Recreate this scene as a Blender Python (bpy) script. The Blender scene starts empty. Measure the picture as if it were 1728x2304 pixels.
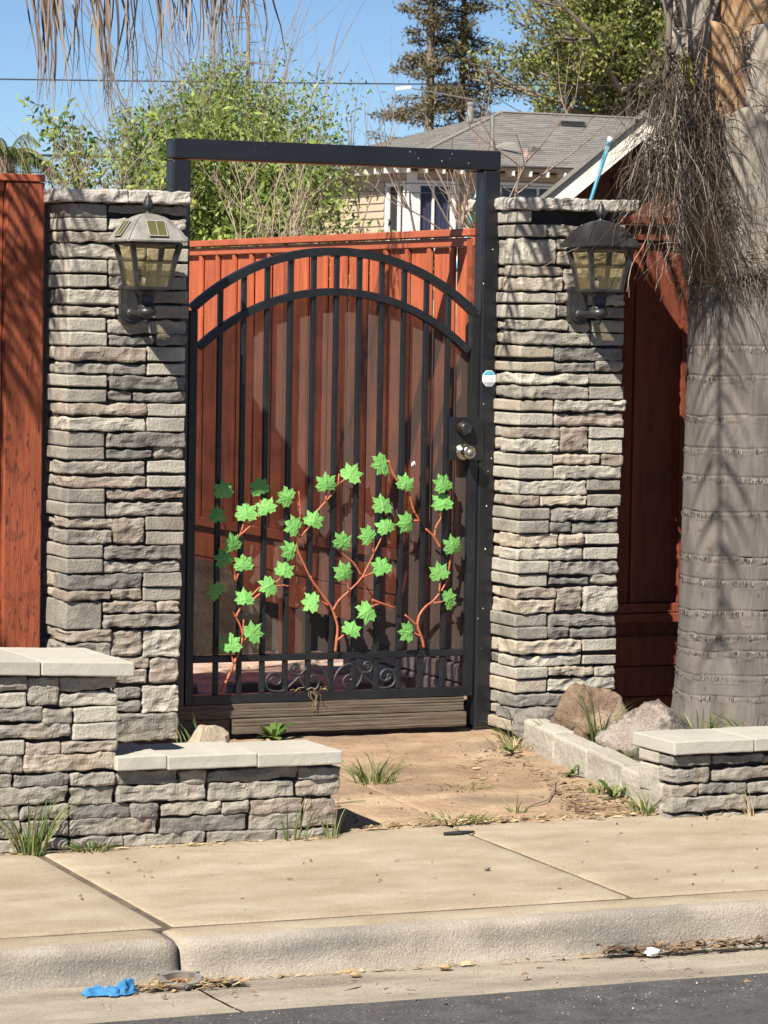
import bpy, bmesh, math, random
import numpy as np
from mathutils import Vector, Matrix, noise

scene = bpy.context.scene
C = scene.collection
R = math.radians
PI = math.pi

# ------------------------------------------------------------------ camera
cam_d = bpy.data.cameras.new('camera')
cam = bpy.data.objects.new('camera', cam_d)
C.objects.link(cam)
_psi, _pit, _rol = R(24.11), R(3.28), R(0.96)
_F = Vector((math.sin(_psi) * math.cos(_pit), math.cos(_psi) * math.cos(_pit), -math.sin(_pit)))
_R0 = Vector((math.cos(_psi), -math.sin(_psi), 0))
_U0 = _R0.cross(_F)
_RI = _R0 * math.cos(_rol) + _U0 * math.sin(_rol)
_UI = _U0 * math.cos(_rol) - _R0 * math.sin(_rol)
cam.matrix_world = Matrix(((_RI.x, _UI.x, -_F.x, -4.334), (_RI.y, _UI.y, -_F.y, -11.567), (_RI.z, _UI.z, -_F.z, 1.585), (0, 0, 0, 1)))
cam_d.sensor_fit = 'HORIZONTAL'
cam_d.sensor_width = 36
cam_d.lens = 36 * 7400 / 1728
cam_d.clip_start = 0.1
cam_d.clip_end = 2000
cam_d.dof.use_dof = True
cam_d.dof.focus_distance = 12.0
cam_d.dof.aperture_fstop = 32
scene.camera = cam

# ------------------------------------------------------------------ sky, sun, exposure
world = bpy.data.worlds.new('World')
scene.world = world
world.use_nodes = True
_n = world.node_tree.nodes
sky = _n.new('ShaderNodeTexSky')
sky.sky_type = 'NISHITA'
sky.sun_disc = False
sky.sun_elevation = R(45)
sky.sun_rotation = R(233.7)
sky.air_density = 0.68
sky.dust_density = 0.0
sky.ozone_density = 6.0
_n['Background'].inputs[1].default_value = 0.05
world.node_tree.links.new(sky.outputs[0], _n['Background'].inputs[0])

sun_d = bpy.data.lights.new('sun', 'SUN')
sun_d.energy = 5.0
sun_d.angle = R(0.53)
sun_d.color = (1.0, 0.93, 0.82)
sun = bpy.data.objects.new('sun', sun_d)
SUN = Vector((0.227, 0.167, -0.283)).normalized()
sun.rotation_euler = SUN.to_track_quat('-Z', 'Y').to_euler()
sun.location = (-6, -6, 9)
C.objects.link(sun)

scene.view_settings.view_transform = 'Standard'
scene.view_settings.look = 'None'
scene.view_settings.gamma = 1
scene.view_settings.use_curve_mapping = False
scene.view_settings.exposure = 1.1
scene.cycles.max_bounces = 8
scene.cycles.transparent_max_bounces = 24

# ------------------------------------------------------------------ materials
MATS = {}


def mat(name, cols, scale=6.0, detail=6, rough=0.85, metal=0.0, bump=0.0, bscale=80.0, bdist=0.01, stretch=(1, 1, 1),
        bstretch=None, rand=0.0, speck=None, island=False, trans=0.0, spec=0.5, ramp=(0.3, 0.7), stain=None, coords='Object', coat=0.0):
    """procedural Principled material: noise mixed colours, optional specks, stains, bump, per object variation"""
    m = bpy.data.materials.new(name)
    m.use_nodes = True
    nt = m.node_tree
    N, L = nt.nodes, nt.links
    b = N['Principled BSDF']
    b.inputs['Roughness'].default_value = rough
    b.inputs['Metallic'].default_value = metal
    b.inputs['Specular IOR Level'].default_value = spec
    if coat:
        b.inputs['Coat Weight'].default_value = coat
        b.inputs['Coat Roughness'].default_value = 0.15
    tc = N.new('ShaderNodeTexCoord')
    oi = N.new('ShaderNodeObjectInfo')
    off = N.new('ShaderNodeVectorMath'); off.operation = 'MULTIPLY_ADD'
    off.inputs[1].default_value = (37.0, 19.0, 53.0) if rand else (0, 0, 0)
    L.new(oi.outputs['Random'], off.inputs[0])
    L.new(tc.outputs[coords], off.inputs[2])
    mp = N.new('ShaderNodeMapping')
    mp.inputs['Scale'].default_value = stretch
    L.new(off.outputs[0], mp.inputs[0])
    nz = N.new('ShaderNodeTexNoise')
    nz.inputs['Scale'].default_value = scale
    nz.inputs['Detail'].default_value = detail
    nz.inputs['Roughness'].default_value = 0.62
    L.new(mp.outputs[0], nz.inputs['Vector'])
    rp = N.new('ShaderNodeValToRGB')
    e = rp.color_ramp.elements
    n = len(cols)
    lo, hi = ramp
    e[0].position = lo; e[0].color = (*cols[0], 1)
    e[1].position = hi; e[1].color = (*cols[-1], 1)
    for i in range(1, n - 1):
        x = e.new(lo + (hi - lo) * i / (n - 1)); x.color = (*cols[i], 1)
    if island:
        g = N.new('ShaderNodeNewGeometry')
        mx = N.new('ShaderNodeMath'); mx.operation = 'MULTIPLY_ADD'
        mx.inputs[1].default_value = 0.55
        L.new(g.outputs['Random Per Island'], mx.inputs[0])
        mm = N.new('ShaderNodeMath'); mm.operation = 'MULTIPLY'
        mm.inputs[1].default_value = 0.45
        L.new(nz.outputs['Fac'], mm.inputs[0])
        L.new(mm.outputs[0], mx.inputs[2])
        L.new(mx.outputs[0], rp.inputs[0])
    else:
        L.new(nz.outputs['Fac'], rp.inputs[0])
    col = rp.outputs[0]
    if stain:                                   # (colour, scale, lo, hi, amount, stretch)
        ms = N.new('ShaderNodeMapping'); ms.inputs['Scale'].default_value = stain[5] if len(stain) > 5 else (1, 1, 1)
        L.new(off.outputs[0], ms.inputs[0])
        n2 = N.new('ShaderNodeTexNoise'); n2.inputs['Scale'].default_value = stain[1]; n2.inputs['Detail'].default_value = 5
        L.new(ms.outputs[0], n2.inputs['Vector'])
        mr = N.new('ShaderNodeMapRange'); mr.inputs[1].default_value = stain[2]; mr.inputs[2].default_value = stain[3]
        mr.inputs[3].default_value = 0; mr.inputs[4].default_value = stain[4]
        L.new(n2.outputs['Fac'], mr.inputs[0])
        mix = N.new('ShaderNodeMix'); mix.data_type = 'RGBA'
        L.new(mr.outputs[0], mix.inputs[0]); L.new(col, mix.inputs[6]); mix.inputs[7].default_value = (*stain[0], 1)
        col = mix.outputs[2]
    if speck:                                   # list of (colour, scale, threshold, amount)
        for sp in speck:
            n2 = N.new('ShaderNodeTexNoise'); n2.inputs['Scale'].default_value = sp[1]; n2.inputs['Detail'].default_value = 2
            L.new(off.outputs[0], n2.inputs['Vector'])
            mr = N.new('ShaderNodeMapRange'); mr.inputs[1].default_value = sp[2]; mr.inputs[2].default_value = sp[2] + 0.05
            mr.inputs[3].default_value = 0; mr.inputs[4].default_value = sp[3]
            L.new(n2.outputs['Fac'], mr.inputs[0])
            mix = N.new('ShaderNodeMix'); mix.data_type = 'RGBA'
            L.new(mr.outputs[0], mix.inputs[0]); L.new(col, mix.inputs[6]); mix.inputs[7].default_value = (*sp[0], 1)
            col = mix.outputs[2]
    if rand:
        hs = N.new('ShaderNodeHueSaturation')
        mr = N.new('ShaderNodeMapRange'); mr.inputs[3].default_value = 1 - rand; mr.inputs[4].default_value = 1 + rand
        L.new(oi.outputs['Random'], mr.inputs[0]); L.new(mr.outputs[0], hs.inputs['Value']); L.new(col, hs.inputs['Color'])
        col = hs.outputs[0]
    L.new(col, b.inputs['Base Color'])
    if bump:
        mb_ = N.new('ShaderNodeMapping'); mb_.inputs['Scale'].default_value = bstretch or stretch
        L.new(off.outputs[0], mb_.inputs[0])
        n3 = N.new('ShaderNodeTexNoise'); n3.inputs['Scale'].default_value = bscale; n3.inputs['Detail'].default_value = 6
        n3.inputs['Roughness'].default_value = 0.65
        L.new(mb_.outputs[0], n3.inputs['Vector'])
        bp = N.new('ShaderNodeBump'); bp.inputs['Strength'].default_value = bump; bp.inputs['Distance'].default_value = bdist
        L.new(n3.outputs['Fac'], bp.inputs['Height']); L.new(bp.outputs[0], b.inputs['Normal'])
    if trans:
        out = N['Material Output']
        tl = N.new('ShaderNodeBsdfTranslucent'); L.new(col, tl.inputs['Color'])
        ms = N.new('ShaderNodeMixShader'); ms.inputs[0].default_value = trans
        L.new(b.outputs[0], ms.inputs[1]); L.new(tl.outputs[0], ms.inputs[2]); L.new(ms.outputs[0], out.inputs[0])
    MATS[name] = m
    return m


STONE = {
    'l': mat('stone_light', [(.235, .215, .18), (.36, .335, .28), (.45, .415, .35)], 9, detail=9, rough=.94, bump=.9, bscale=95, bdist=.006, rand=.10, speck=[((.11, .10, .09), 120, .62, .55)], stain=((.24, .225, .195), 7, .5, .72, .6)),
    'g': mat('stone_grey', [(.15, .138, .12), (.245, .225, .19), (.335, .305, .255)], 9, detail=9, rough=.94, bump=.9, bscale=95, bdist=.006, rand=.12, stain=((.27, .205, .155), 5, .55, .75, .5), speck=[((.075, .072, .068), 120, .62, .55)]),
    'd': mat('stone_dark', [(.105, .10, .094), (.170, .16, .142), (.25, .23, .2)], 9, detail=9, rough=.94, bump=.9, bscale=95, bdist=.006, rand=.10, stain=((.29, .25, .205), 6, .56, .74, .6), speck=[((.06, .06, .058), 120, .62, .5)]),
    'b': mat('stone_brown', [(0.172, 0.136, 0.112), (0.246, 0.204, 0.165), (0.326, 0.281, 0.235)], 9, detail=9, rough=.94, bump=.9, bscale=95, bdist=.006, rand=.10, stain=((.28, .25, .21), 5, .5, .7, .7), speck=[((.09, .07, .055), 120, .62, .5)]),
    't': mat('stone_tan', [(0.260, 0.218, 0.166), (0.349, 0.302, 0.236), (0.409, 0.366, 0.297)], 9, detail=9, rough=.94, bump=.9, bscale=95, bdist=.006, rand=.08, stain=((.32, .225, .145), 5, .55, .72, .55), speck=[((.14, .115, .085), 120, .62, .5)]),
}
M_MORTAR = mat('mortar_dark', [(.014, .013, .012), (.035, .032, .029)], 20, bump=.4)
M_CAP = mat('cap_concrete', [(0.338, 0.320, 0.277), (0.403, 0.382, 0.335)], 12, rough=.93, bump=.5, bscale=160, bdist=.003, rand=.05, speck=[((.22, .2, .17), 190, .68, .45)], stain=((.27, .25, .21), 3, .5, .75, .5))
M_PCAP = mat('pillar_cap_concrete', [(0.306, 0.281, 0.246), (0.425, 0.395, 0.353)], 14, rough=.93, bump=.9, bscale=60, bdist=.008, rand=.05, speck=[((.18, .16, .15), 120, .66, .5)])
M_WALK = mat('sidewalk_concrete', [(0.234, 0.182, 0.121), (0.300, 0.244, 0.172), (0.360, 0.307, 0.233)], 5, detail=12, rough=.95, bump=.5, bscale=170, bdist=.003, rand=.04,
             stretch=(.8, 1.5, 1), stain=((.165, .11, .058), 1.7, .48, .74, .5, (.6, 1.7, 1)), speck=[((.13, .095, .06), 260, .555, .40), ((.42, .37, .285), 230, .575, .55), ((.10, .075, .05), 45, .70, .5)])
M_CURB = mat('curb_concrete', [(0.234, 0.201, 0.159), (0.314, 0.273, 0.222), (0.370, 0.328, 0.271)], 7, detail=10, rough=.96, bump=1.0, bscale=130, bdist=.006, rand=.03,
             stain=((.105, .10, .094), 2.4, .50, .70, .80, (.5, 1, 2.8)), speck=[((.12, .105, .09), 210, .565, .35), ((.42, .385, .325), 190, .58, .38)])
M_GUTTER = mat('gutter_concrete', [(0.227, 0.189, 0.140), (0.305, 0.260, 0.198), (0.370, 0.320, 0.250)], 6, detail=10, rough=.96, bump=.8, bscale=140, bdist=.005, stretch=(.6, 1.5, 1),
               stain=((.115, .09, .068), 2.6, .48, .70, .8, (.4, 2, 1)), speck=[((.08, .068, .058), 230, .565, .5), ((.38, .345, .29), 210, .59, .6)])
M_ASPHALT = mat('asphalt', [(0.038, 0.036, 0.038), (0.067, 0.064, 0.064), (0.095, 0.091, 0.088)], 9, detail=10, rough=.92, bump=1.0, bscale=110, bdist=.008,
                speck=[((.22, .205, .19), 120, .66, .85), ((.008, .008, .008), 90, .60, .7)], stain=((.065, .06, .055), 2, .5, .8, .6))
M_PATH = mat('path_stamped_concrete', [(0.206, 0.128, 0.077), (0.319, 0.217, 0.135), (0.407, 0.311, 0.200)], 3.4, detail=12, rough=.95, bump=.9, bscale=30, bdist=.014, rand=.08, stretch=(1, 1.4, 1),
             stain=((.125, .095, .072), 2.6, .50, .70, .7, (.8, 1.7, 1)), speck=[((.09, .065, .045), 70, .60, .5), ((.38, .31, .22), 90, .64, .4)])
M_SOIL = mat('soil', [(0.068, 0.048, 0.032), (0.128, 0.096, 0.064), (0.200, 0.160, 0.112)], 8, detail=9, rough=1, bump=1, bscale=40, bdist=.02, speck=[((.24, .20, .15), 70, .66, .7)])
M_YARD = mat('yard_ground', [(.13, .10, .07), (.22, .17, .12)], 2, rough=1, bump=.6, bscale=20)
M_FLAG = mat('flagstone', [(.27, .18, .135), (.38, .265, .205), (.46, .35, .285)], 5, rough=.93, bump=.6, bscale=45, bdist=.006, rand=.12)
M_BRICK = mat('paver_brick', [(.20, .16, .13), (.30, .245, .2)], 9, rough=.95, bump=.6, bscale=70, rand=.15)
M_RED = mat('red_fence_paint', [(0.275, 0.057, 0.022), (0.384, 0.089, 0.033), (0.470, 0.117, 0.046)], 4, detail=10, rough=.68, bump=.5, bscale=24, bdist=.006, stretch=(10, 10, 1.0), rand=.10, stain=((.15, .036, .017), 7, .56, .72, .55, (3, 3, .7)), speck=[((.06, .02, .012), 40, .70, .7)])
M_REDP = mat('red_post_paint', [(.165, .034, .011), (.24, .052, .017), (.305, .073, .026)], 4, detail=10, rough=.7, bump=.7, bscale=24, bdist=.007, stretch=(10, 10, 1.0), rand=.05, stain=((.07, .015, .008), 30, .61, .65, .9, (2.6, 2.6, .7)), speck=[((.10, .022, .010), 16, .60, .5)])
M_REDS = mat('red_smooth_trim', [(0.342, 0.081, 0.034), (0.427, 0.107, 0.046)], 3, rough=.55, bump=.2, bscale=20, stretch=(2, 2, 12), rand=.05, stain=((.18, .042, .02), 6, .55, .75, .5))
M_REDD = mat('shaded_red_fence_paint', [(.13, .026, .011), (.19, .041, .016), (.24, .056, .023)], 4, detail=10, rough=.7, bump=.5, bscale=24, bdist=.006, stretch=(10, 10, 1.0), rand=.08, stain=((.09, .02, .01), 7, .56, .72, .55, (3, 3, .7)))  # same fence red, darkened so the right panel's shade sits in the colour
M_BLACK = mat('black_metal_paint', [(.005, .006, .0085), (.010, .0115, .015)], 6, rough=.36, bump=.12, bscale=14, bdist=.004, stretch=(1, 1, 1), stain=((.11, .105, .10), 90, .70, .74, .7), spec=.6)
M_GATE = mat('black_gate_paint', [(.006, .0065, .008), (.013, .0145, .017)], 9, rough=.42, bump=.18, bscale=30, bdist=.003, stain=((.05, .05, .05), 30, .6, .8, .35), spec=.45)
M_TIMBER = mat('weathered_timber', [(.062, .044, .031), (.105, .080, .058), (.155, .122, .092)], 5, detail=8, rough=.92, bump=.6, bscale=22, bdist=.005, stretch=(1.4, 14, 26))
M_VINE = mat('terracotta_vine_paint', [(.30, .075, .033), (.42, .13, .06)], 20, rough=.6, bump=.5, bscale=60, bdist=.004)
M_LEAF = mat('green_leaf_paint', [(.105, .29, .06), (.15, .36, .085)], 14, rough=.7, bump=.4, bscale=60, bdist=.003, rand=.08)
M_SCROLL = mat('dark_iron', [(.014, .015, .016), (.03, .03, .03)], 30, rough=.5, bump=.3, bscale=60)
M_KNOB = mat('satin_nickel', [(.42, .385, .32), (.52, .48, .41)], 20, rough=.24, metal=1.0)
M_DBOLT = mat('aged_bronze', [(.055, .05, .042), (.10, .085, .07)], 30, rough=.36, metal=.85)
M_LROOF = mat('weathered_grey_lamp', [(0.096, 0.092, 0.080), (0.192, 0.184, 0.164), (0.256, 0.244, 0.220)], 14, rough=.7, bump=.3, bscale=40, stretch=(1, 1, .4))
M_LBLACK = mat('lamp_black', [(.014, .014, .015), (.03, .03, .03)], 20, rough=.42, stain=((.10, .095, .085), 25, .58, .8, .5))
M_LBLACKR = mat('lamp_black_roof', [(.012, .012, .013), (.028, .027, .026)], 8, rough=.22, stain=((.10, .09, .07), 7, .56, .75, .5, (1, 1, .3)))
M_SOLAR = mat('solar_cell', [(.075, .068, .028), (.11, .10, .045)], 10, rough=.25)
M_SOLART = mat('solar_trace', [(.3, .29, .24), (.36, .35, .3)], 10, rough=.4)
M_WHITEP = mat('white_paint', [(0.630, 0.621, 0.576), (0.720, 0.711, 0.675)], 8, rough=.6, stain=((.52, .50, .45), 6, .55, .8, .5))
M_FASCIA = mat('weathered_white_fascia', [(0.460, 0.432, 0.377), (0.607, 0.580, 0.515)], 5, rough=.8, stain=((.30, .26, .21), 5, .55, .72, .6, (1, 1, 1)))
M_SIDING = mat('beige_siding', [(0.397, 0.312, 0.218), (0.442, 0.350, 0.252)], 3, rough=.75)
M_SHINGLE = mat('grey_shingle', [(0.108, 0.104, 0.096), (0.160, 0.152, 0.140), (0.204, 0.192, 0.176)], 1.6, detail=8, rough=.95, rand=.16, bump=.4, bscale=20, bdist=.02)
M_CURTAIN = mat('purple_curtain', [(.06, .055, .12), (.12, .11, .2)], 4, rough=.8, stretch=(9, 9, .6))
M_BLIND = mat('grey_blind', [(.20, .24, .28), (.26, .30, .34)], 4, rough=.7)
M_DARK = mat('dark_interior', [(.01, .011, .012), (.02, .02, .022)], 4, rough=.9)
M_BROWNWALL = mat('brown_gable_board', [(.10, .035, .02), (.16, .055, .03)], 4, rough=.8, stretch=(10, 10, 1))
M_BLUE = mat('blue_pole_paint', [(0.035, 0.189, 0.280), (0.063, 0.252, 0.350)], 9, rough=.5, stain=((.6, .62, .58), 9, .52, .62, .8))
M_BLUERAG = mat('blue_cloth', [(.022, .13, .30), (.035, .19, .40)], 14, rough=.85, bump=.6, bscale=50, bdist=.006, stain=((.02, .09, .2), 20, .5, .7, .5))
M_PAPER = mat('white_paper', [(.6, .58, .52), (.75, .73, .68)], 20, rough=.9)
M_RUST = mat('rusty_metal', [(.12, .055, .025), (.25, .12, .05)], 25, rough=.8, bump=.5)
M_ALU = mat('dull_metal_rim', [(.22, .21, .19), (.36, .34, .31)], 20, rough=.5, metal=.5)
M_ROCKB = mat('brown_rock', [(.085, .055, .035), (.17, .115, .075), (.27, .205, .145)], 7, detail=10, rough=.95, bump=1, bscale=26, bdist=.02, stain=((.30, .235, .165), 6, .52, .64, .7), speck=[((.05, .04, .03), 80, .60, .6)])
M_ROCKG = mat('granite_rock', [(0.162, 0.124, 0.102), (0.246, 0.207, 0.175), (0.315, 0.285, 0.247)], 12, detail=9, rough=.95, bump=1, bscale=60, bdist=.012, stain=((.06, .05, .042), 7, .50, .58, .9), speck=[((.075, .06, .055), 110, .58, .6), ((.45, .40, .34), 140, .62, .6)])
M_ROCKT = mat('tan_rock', [(0.270, 0.217, 0.158), (0.352, 0.300, 0.225)], 6, rough=.95, bump=.7, bscale=30)
M_ROCKS = mat('grey_rock', [(0.143, 0.128, 0.112), (0.225, 0.206, 0.180)], 8, rough=.95, bump=.9, bscale=30, bdist=.02)
M_EDGE = mat('edging_concrete', [(0.288, 0.263, 0.216), (0.374, 0.346, 0.295)], 6, rough=.95, bump=.9, bscale=36, bdist=.01, rand=.06, stain=((.24, .225, .20), 7, .56, .7, .6))
M_PEB = mat('pebble', [(0.070, 0.052, 0.038), (0.140, 0.112, 0.087), (0.252, 0.224, 0.189)], 6, rough=.95, island=True)
M_STRAW = mat('dry_straw', [(0.160, 0.100, 0.048), (0.288, 0.200, 0.104), (0.400, 0.312, 0.184)], 6, rough=.85, island=True)
M_STRAWD = mat('dark_litter', [(0.060, 0.036, 0.021), (0.136, 0.081, 0.043), (0.230, 0.145, 0.076)], 6, rough=.9, island=True)
M_GRASS = mat('grass_blade', [(.07, .12, .022), (.12, .19, .04), (.26, .26, .10)], 8, rough=.6, island=True, trans=.35)
M_WEED = mat('weed_leaf', [(.045, .095, .018), (.085, .15, .03), (.14, .19, .05)], 10, rough=.55, island=True, trans=.3)
M_BUSH = mat('bush_leaf', [(0.093, 0.151, 0.030), (0.199, 0.276, 0.055), (0.340, 0.405, 0.093)], 3, rough=.55, island=True, trans=.4)
M_TREE = mat('tree_leaf', [(0.072, 0.102, 0.033), (0.145, 0.184, 0.046), (0.303, 0.286, 0.068)], 2, rough=.5, island=True, trans=.3)
M_CONIF = mat('conifer_needle', [(0.055, 0.049, 0.022), (0.099, 0.088, 0.039), (0.166, 0.128, 0.066)], 2, rough=.8, island=True, trans=.15)
M_RUSTLEAF = mat('rust_blade', [(.10, .075, .03), (.20, .11, .045), (.17, .18, .05)], 4, rough=.7, island=True, trans=.3)
M_PALMLEAF = mat('palm_leaflet', [(.07, .10, .025), (.13, .17, .05), (.2, .2, .08)], 3, rough=.5, island=True, trans=.25)
M_DEADLEAF = mat('dead_palm_leaflet', [(.10, .068, .046), (.21, .155, .11), (.36, .295, .225)], 4, rough=.8, island=True, trans=.15)
M_BARK = mat('bark', [(.11, .09, .07), (.21, .17, .13)], 8, rough=.95, bump=.6, bscale=30, stretch=(4, 4, 1))
M_TWIG = mat('tan_twig', [(.26, .20, .14), (.40, .32, .23)], 9, rough=.9)
M_BROWNTWIG = mat('brown_branch', [(.16, .115, .09), (.27, .20, .16)], 9, rough=.9)
M_ROOT = mat('dead_fruit_stalk', [(.026, .020, .015), (.062, .047, .034), (.115, .09, .065), (.20, .165, .12)], 6, rough=.95, island=True, ramp=(.2, .85))
M_FIBRE = mat('palm_fibre', [(.035, .027, .02), (.09, .07, .053), (.2, .165, .13)], 6, rough=.95, island=True)
M_WIRE = mat('wire_black', [(.02, .02, .022), (.03, .03, .03)], 5, rough=.6)
M_TRUNK = mat('palm_trunk', [(.075, .064, .057), (.118, .103, .093), (.165, .146, .132)], 5, detail=11, rough=.95, bump=.7, bscale=9, bdist=.010, stretch=(3.4, 3.4, .9), bstretch=(12, 12, 1.0), ramp=(.28, .72), stain=((.20, .168, .135), 4, .52, .72, .55), speck=[((.05, .042, .037), 30, .66, .5)])
M_BOOT = [mat('palm_boot_orange', [(0.217, 0.116, 0.054), (0.303, 0.184, 0.096), (0.361, 0.266, 0.173)], 5, rough=.85, bump=.5, bscale=14, bdist=.01, stretch=(8, 8, .8), rand=.1),
          mat('palm_boot_grey', [(0.195, 0.158, 0.124), (0.300, 0.259, 0.214), (0.375, 0.338, 0.289)], 5, rough=.9, bump=.6, bscale=14, bdist=.01, stretch=(8, 8, .8), rand=.12)]
M_YELLOW = mat('yellow_stalk', [(.36, .29, .03), (.47, .40, .06)], 6, rough=.6)
M_STICK_W = mat('sticker_white', [(.72, .73, .73), (.8, .8, .8)], 20, rough=.5)
M_STICK_B = mat('sticker_blue', [(.06, .36, .50), (.10, .44, .58)], 20, rough=.5)
M_STICK_G = mat('sticker_grey', [(.16, .18, .20), (.22, .24, .26)], 20, rough=.5)
M_STICK_T = mat('sticker_faded_text', [(.36, .38, .40), (.50, .51, .52)], 60, rough=.5)


def see_through(name, col, rough, alpha, tint, gloss=False):
    m = bpy.data.materials.new(name)
    m.use_nodes = True
    N, L = m.node_tree.nodes, m.node_tree.links
    b = N['Principled BSDF']
    b.inputs['Base Color'].default_value = (*col, 1)
    b.inputs['Roughness'].default_value = rough
    tr = N.new('ShaderNodeBsdfTransparent'); tr.inputs[0].default_value = (*tint, 1)
    mx = N.new('ShaderNodeMixShader')
    tc = N.new('ShaderNodeTexCoord')
    nz = N.new('ShaderNodeTexNoise'); nz.inputs['Scale'].default_value = 9; nz.inputs['Detail'].default_value = 5
    L.new(tc.outputs['Object'], nz.inputs['Vector'])
    mr = N.new('ShaderNodeMapRange'); mr.inputs[1].default_value = .3; mr.inputs[2].default_value = .7
    mr.inputs[3].default_value = alpha - .05; mr.inputs[4].default_value = alpha + .05
    L.new(nz.outputs['Fac'], mr.inputs[0])
    L.new(mr.outputs[0], mx.inputs[0]); L.new(tr.outputs[0], mx.inputs[1]); L.new(b.outputs[0], mx.inputs[2])
    L.new(mx.outputs[0], N['Material Output'].inputs[0])
    return m


M_MESH = see_through('dusty_screen_mesh', (.058, .041, .034), .9, .83, (1, 1, 1))
M_GLASS = see_through('amber_lamp_glass', (.30, .25, .14), .06, .24, (.96, .92, .78))
M_PANE = see_through('window_glass', (.02, .022, .025), .05, .35, (.8, .85, .9))


# ------------------------------------------------------------------ mesh helpers
class MB:
    def __init__(s):
        s.v = []; s.f = []

    def add(s, vs, fs):
        o = len(s.v)
        s.v.extend(vs)
        s.f.extend([tuple(i + o for i in f) for f in fs])
        return s

    def box(s, x0, x1, y0, y1, z0, z1):
        return s.add([(x0, y0, z0), (x1, y0, z0), (x1, y1, z0), (x0, y1, z0), (x0, y0, z1), (x1, y0, z1), (x1, y1, z1), (x0, y1, z1)],
                     [(0, 1, 5, 4), (1, 2, 6, 5), (2, 3, 7, 6), (3, 0, 4, 7), (4, 5, 6, 7), (3, 2, 1, 0)])

    def obox(s, c, ax, ay, az):
        c, ax, ay, az = Vector(c), Vector(ax), Vector(ay), Vector(az)
        vs = [tuple(c + ax * i + ay * j + az * k) for k in (-1, 1) for (i, j) in ((-1, -1), (1, -1), (1, 1), (-1, 1))]
        return s.add(vs, [(0, 1, 5, 4), (1, 2, 6, 5), (2, 3, 7, 6), (3, 0, 4, 7), (4, 5, 6, 7), (3, 2, 1, 0)])

    def tube(s, pts, rad, n=6, flat=1.0, up=None):
        pts = [Vector(p) for p in pts]
        m = len(pts)
        if not hasattr(rad, '__len__'):
            rad = [rad] * m
        t0 = (pts[1] - pts[0]).normalized()
        u = Vector(up) if up else (Vector((0, 0, 1)) if abs(t0.z) < .9 else Vector((1, 0, 0)))
        vs = []
        for i, p in enumerate(pts):
            t = (pts[min(i + 1, m - 1)] - pts[max(i - 1, 0)])
            t = t.normalized() if t.length > 1e-9 else t0
            a = t.cross(u)
            if a.length < 1e-6:
                a = t.cross(Vector((.3, .5, .8)))
            a.normalize()
            b = a.cross(t).normalized()
            u = b
            for k in range(n):
                th = 2 * PI * k / n
                q = p + a * (math.cos(th) * rad[i]) + b * (math.sin(th) * rad[i] * flat)
                vs.append(tuple(q))
        fs = []
        for i in range(m - 1):
            for k in range(n):
                k2 = (k + 1) % n
                fs.append((i * n + k, i * n + k2, (i + 1) * n + k2, (i + 1) * n + k))
        fs.append(tuple(range(n - 1, -1, -1)))
        fs.append(tuple(range((m - 1) * n, m * n)))
        return s.add(vs, fs)

    def lathe(s, c, axis, prof, n=20):
        """prof: (distance along axis, radius)"""
        c = Vector(c); axis = Vector(axis).normalized()
        a = axis.cross(Vector((0, 0, 1)) if abs(axis.z) < .9 else Vector((1, 0, 0))).normalized()
        b = axis.cross(a)
        vs = []
        for d, r in prof:
            for k in range(n):
                th = 2 * PI * k / n
                vs.append(tuple(c + axis * d + a * (r * math.cos(th)) + b * (r * math.sin(th))))
        fs = []
        for i in range(len(prof) - 1):
            for k in range(n):
                k2 = (k + 1) % n
                fs.append((i * n + k, i * n + k2, (i + 1) * n + k2, (i + 1) * n + k))
        fs.append(tuple(range(n - 1, -1, -1)))
        fs.append(tuple(range((len(prof) - 1) * n, len(prof) * n)))
        return s.add(vs, fs)

    def prism(s, poly, y0, y1):
        """polygon in x,z extruded along y"""
        n = len(poly)
        vs = [(x, y0, z) for x, z in poly] + [(x, y1, z) for x, z in poly]
        fs = [tuple(range(n)), tuple(range(2 * n - 1, n - 1, -1))]
        fs += [(i, i + n, (i + 1) % n + n, (i + 1) % n) for i in range(n)]
        return s.add(vs, fs)

    def ribbon(s, pts, w, side):
        """flat tapering strip; w: list of half widths"""
        side = Vector(side)
        vs = []
        for p, h in zip(pts, w):
            p = Vector(p)
            vs.append(tuple(p - side * h)); vs.append(tuple(p + side * h))
        return s.add(vs, [(2 * i, 2 * i + 1, 2 * i + 3, 2 * i + 2) for i in range(len(pts) - 1)])

    def build(s, name, m, parent=None, smooth=False, origin=None, label=None):
        me = bpy.data.meshes.new(name)
        o = Vector(origin) if origin is not None else (root_loc(parent) if parent else Vector((0, 0, 0)))
        me.from_pydata([(x - o.x, y - o.y, z - o.z) for x, y, z in s.v], [], s.f)
        me.update()
        bm = bmesh.new(); bm.from_mesh(me)
        bmesh.ops.recalc_face_normals(bm, faces=bm.faces)
        bm.to_mesh(me); bm.free()
        if smooth:
            me.polygons.foreach_set('use_smooth', [True] * len(me.polygons))
        me.materials.append(m)
        ob = bpy.data.objects.new(name, me)
        C.objects.link(ob)
        if parent:
            ob.parent = parent
            ob.location = o - root_loc(parent)
        else:
            ob.location = o
        if label:
            ob['label'] = label
        return ob


def root_loc(o):
    v = Vector((0, 0, 0))
    while o:
        v = v + o.location
        o = o.parent
    return v


def thing(name, label, cat, loc=(0, 0, 0), group=None):
    o = bpy.data.objects.new(name, None)
    o.empty_display_size = .1
    C.objects.link(o)
    o.location = loc
    o['label'] = label; o['category'] = cat
    if group:
        o['group'] = group
    return o


def tag(o, label, cat, group=None):
    o['label'] = label; o['category'] = cat
    if group:
        o['group'] = group
    return o


def struct(o, kind='structure'):
    o['kind'] = kind
    return o


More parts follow.
